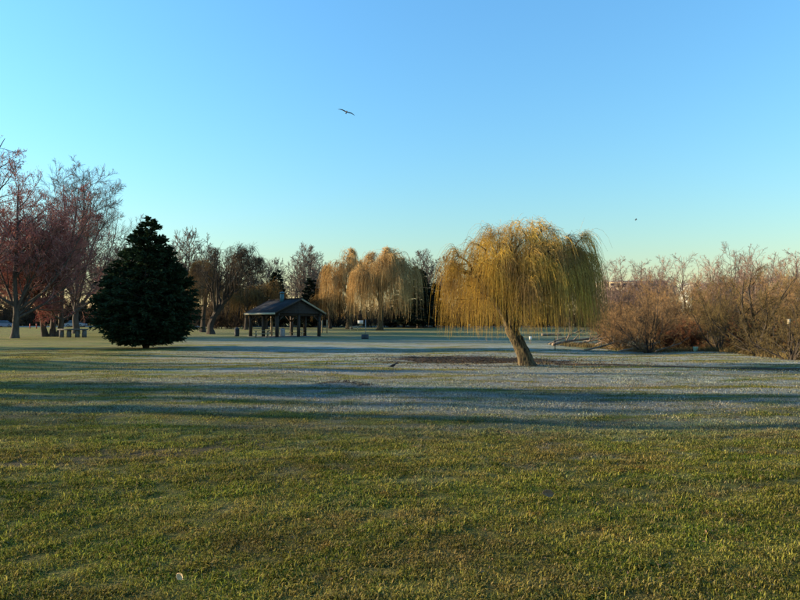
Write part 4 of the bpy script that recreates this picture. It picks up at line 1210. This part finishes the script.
# ------------------------------------------------------------------ birds
def flying_bird(label, p, span, roll, yaw, body):
    """one continuous body: fuselage with tail, two bent wings"""
    V, Q = [], []
    s = span
    def ring(c, w, h): return [(c[0] - w, c[1], c[2]), (c[0], c[1], c[2] - h), (c[0] + w, c[1], c[2]), (c[0], c[1], c[2] + h)]
    a = Acc()
    secs = [(-.22, .004, .004), (-.19, .018, .02), (-.13, .03, .035), (-.02, .045, .05), (.12, .03, .03), (.2, .02, .012), (.30, .055, .006)]
    v = [q for y, w, h in secs for q in ring((0, y * s, 0), w * s, h * s)]
    q = [(i * 4 + j, i * 4 + (j + 1) % 4, i * 4 + 4 + (j + 1) % 4, i * 4 + 4 + j) for i in range(len(secs) - 1) for j in range(4)]
    a.add(v, q, [(0, 2, 1), (0, 3, 2), (24, 25, 26), (24, 26, 27)])
    for sg in (-1, 1):
        st = [(.02, -.06, .10, .012, .012), (.13, -.08, .10, .022, .014), (.27, -.09, .07, .028, .012), (.40, -.04, .07, .014, .009), (.50, .04, .07, -.008, .003)]
        v = []
        for x, f, b_, z, h in st: v += [(sg * x * s, f * s, z * s), (sg * x * s, (f + b_) / 2 * s, (z + h) * s), (sg * x * s, b_ * s, z * s), (sg * x * s, (f + b_) / 2 * s, (z - h) * s)]
        a.add(v, [(i * 4 + j, i * 4 + (j + 1) % 4, i * 4 + 4 + (j + 1) % 4, i * 4 + 4 + j) for i in range(4) for j in range(4)], [(16, 17, 18), (16, 18, 19)])
    o = obj('flying_bird', a.mesh('flying_bird', M['feather'], True), None, p)
    o.rotation_euler = (0, roll, yaw)
    return tag(o, label, 'bird')
flying_bird('large dark bird soaring with wings spread, high in the sky', at(346.5, 112, 48), 1.38, R_(17), R_(12), 1)
flying_bird('tiny bird flying low in the sky right of the big willow', at(636, 219.5, 95), .95, R_(-30), R_(60), 1)

def lawn_bird():
    g = ground(392.5, 370)
    a = Acc()
    K = [(-.17, .004, .10, .004), (-.10, .022, .115, .014), (-.03, .045, .135, .045), (.04, .05, .15, .05), (.09, .036, .175, .036), (.115, .026, .205, .028), (.14, .027, .222, .028), (.165, .018, .22, .018), (.20, .004, .21, .004)]
    s = 8; v = []
    for x, w, z, h in K:
        for j in range(s):
            v.append((x, w * math.cos(2 * math.pi * j / s), z + h * math.sin(2 * math.pi * j / s)))
    a.add(v, [(i * s + j, i * s + (j + 1) % s, i * s + s + (j + 1) % s, i * s + s + j) for i in range(len(K) - 1) for j in range(s)])
    for y in (-.02, .02):
        tubes(a, np.array([[(0.02, y, .11), (.015, y, .06), (.02, y, .005), (.05, y, .002)]]), np.full((1, 4), .006), 5)
    o = obj('standing_bird', a.mesh('standing_bird', M['feather'], True), None, g + np.array((0, 0, .01)), .2)
    tag(o, 'small dark bird standing on the frosty middle of the lawn', 'bird')
lawn_bird()

# ------------------------------------------------------------------ dead leaves in the foreground
def dead_leaf(label, loc, L, W, rot, mat, curl):
    n, m = 9, 5; v = []
    for i in range(n):
        t = i / (n - 1); w = W * .5 * math.sin(math.pi * (t * .92 + .04)) ** .8 * (1 + .12 * math.sin(t * 19))
        for j in range(m):
            s = j / (m - 1) * 2 - 1
            v.append((s * w, (t - .5) * L, curl * (s * s) * w * 1.4 + curl * .25 * L * (2 * t - 1) ** 2))
    q = [(i * m + j, i * m + j + 1, (i + 1) * m + j + 1, (i + 1) * m + j) for i in range(n - 1) for j in range(m - 1)]
    t_ = thing('dead_leaf', label, 'leaf', loc); t_.rotation_euler = rot
    o = obj('blade', Acc().add(v, q).mesh('blade', mat, True), t_)
    sd = o.modifiers.new('thickness', 'SOLIDIFY'); sd.thickness = .0012
    obj('stalk', tube1(Acc(), [(0, -.5 * L, curl * .25 * L), (.004, -.62 * L, curl * .3 * L), (.012, -.75 * L, curl * .25 * L)], .0012, 5).mesh('stalk', mat), t_)
g = ground(180, 585); dead_leaf('pale tan dead leaf lit by the sun in the near grass', g + np.array((0, 0, .055)), .062, .042, (R_(35), R_(-40), R_(35)), M['leaf_tan'], .5)
from mathutils import Matrix
nv = Vector((.45, -.75, .48)).normalized(); yv = Vector((.86, .42, -.15)); yv = (yv - nv * yv.dot(nv)).normalized(); xv = yv.cross(nv)
g = ground(547, 501); dead_leaf('large curled brown dead leaf standing up in the grass', g + np.array((0, 0, .07)), 0.145, .075, Matrix((xv, yv, nv)).transposed().to_euler(), M['leaf_brown'], .5)

# ------------------------------------------------------------------ leaf litter
def litter(name, label, n, centre, spread, size, mat, seed, gauss=True):
    rng = np.random.default_rng(seed)
    if gauss: x, y = centre[0] + rng.normal(size=n) * spread[0], centre[1] + rng.normal(size=n) * spread[1]
    else: y = rng.uniform(spread[0], spread[1], n); x = rng.uniform(-.65, .68, n) * y; k = rng.uniform(0, 1, n) < sstep(-4, 4, x) * .8 + .2; x, y = x[k], y[k]
    n = len(x)
    p = np.c_[x, y, gz(x, y) + rng.uniform(.01, .04, n)]
    az = rng.uniform(0, 6.28, n); L = rng.uniform(.5, 1.2, n) * size
    a = np.stack([np.cos(az), np.sin(az), rng.normal(size=n) * .3], 1) * L[:, None]
    b = np.stack([-np.sin(az), np.cos(az), rng.normal(size=n) * .3], 1) * (L * .38)[:, None]
    up = np.array((0, 0, 1.0)) * (L * .22)[:, None]
    V = np.stack([p - a, p + b + up, p + a, p - b + up], 1)
    i = np.arange(n)[:, None] * 4
    o = obj(name, Acc().add(V, None, np.concatenate([i + np.array([[0, 1, 2]]), i + np.array([[0, 2, 3]])])).mesh(name, mat))
    tag(o, label, 'leaf litter', kind='stuff')
litter('leaf_litter', 'brown fallen leaves and twigs on the bare earth under the willow', 3000, (3.8, 27.4), (3.0, 2.0), .055, M['litter'], 3)
litter('leaf_litter', 'small rusty dead leaves strewn through the near grass', 700, None, (3.4, 11), .016, M['leaf_brown'], 4, False)
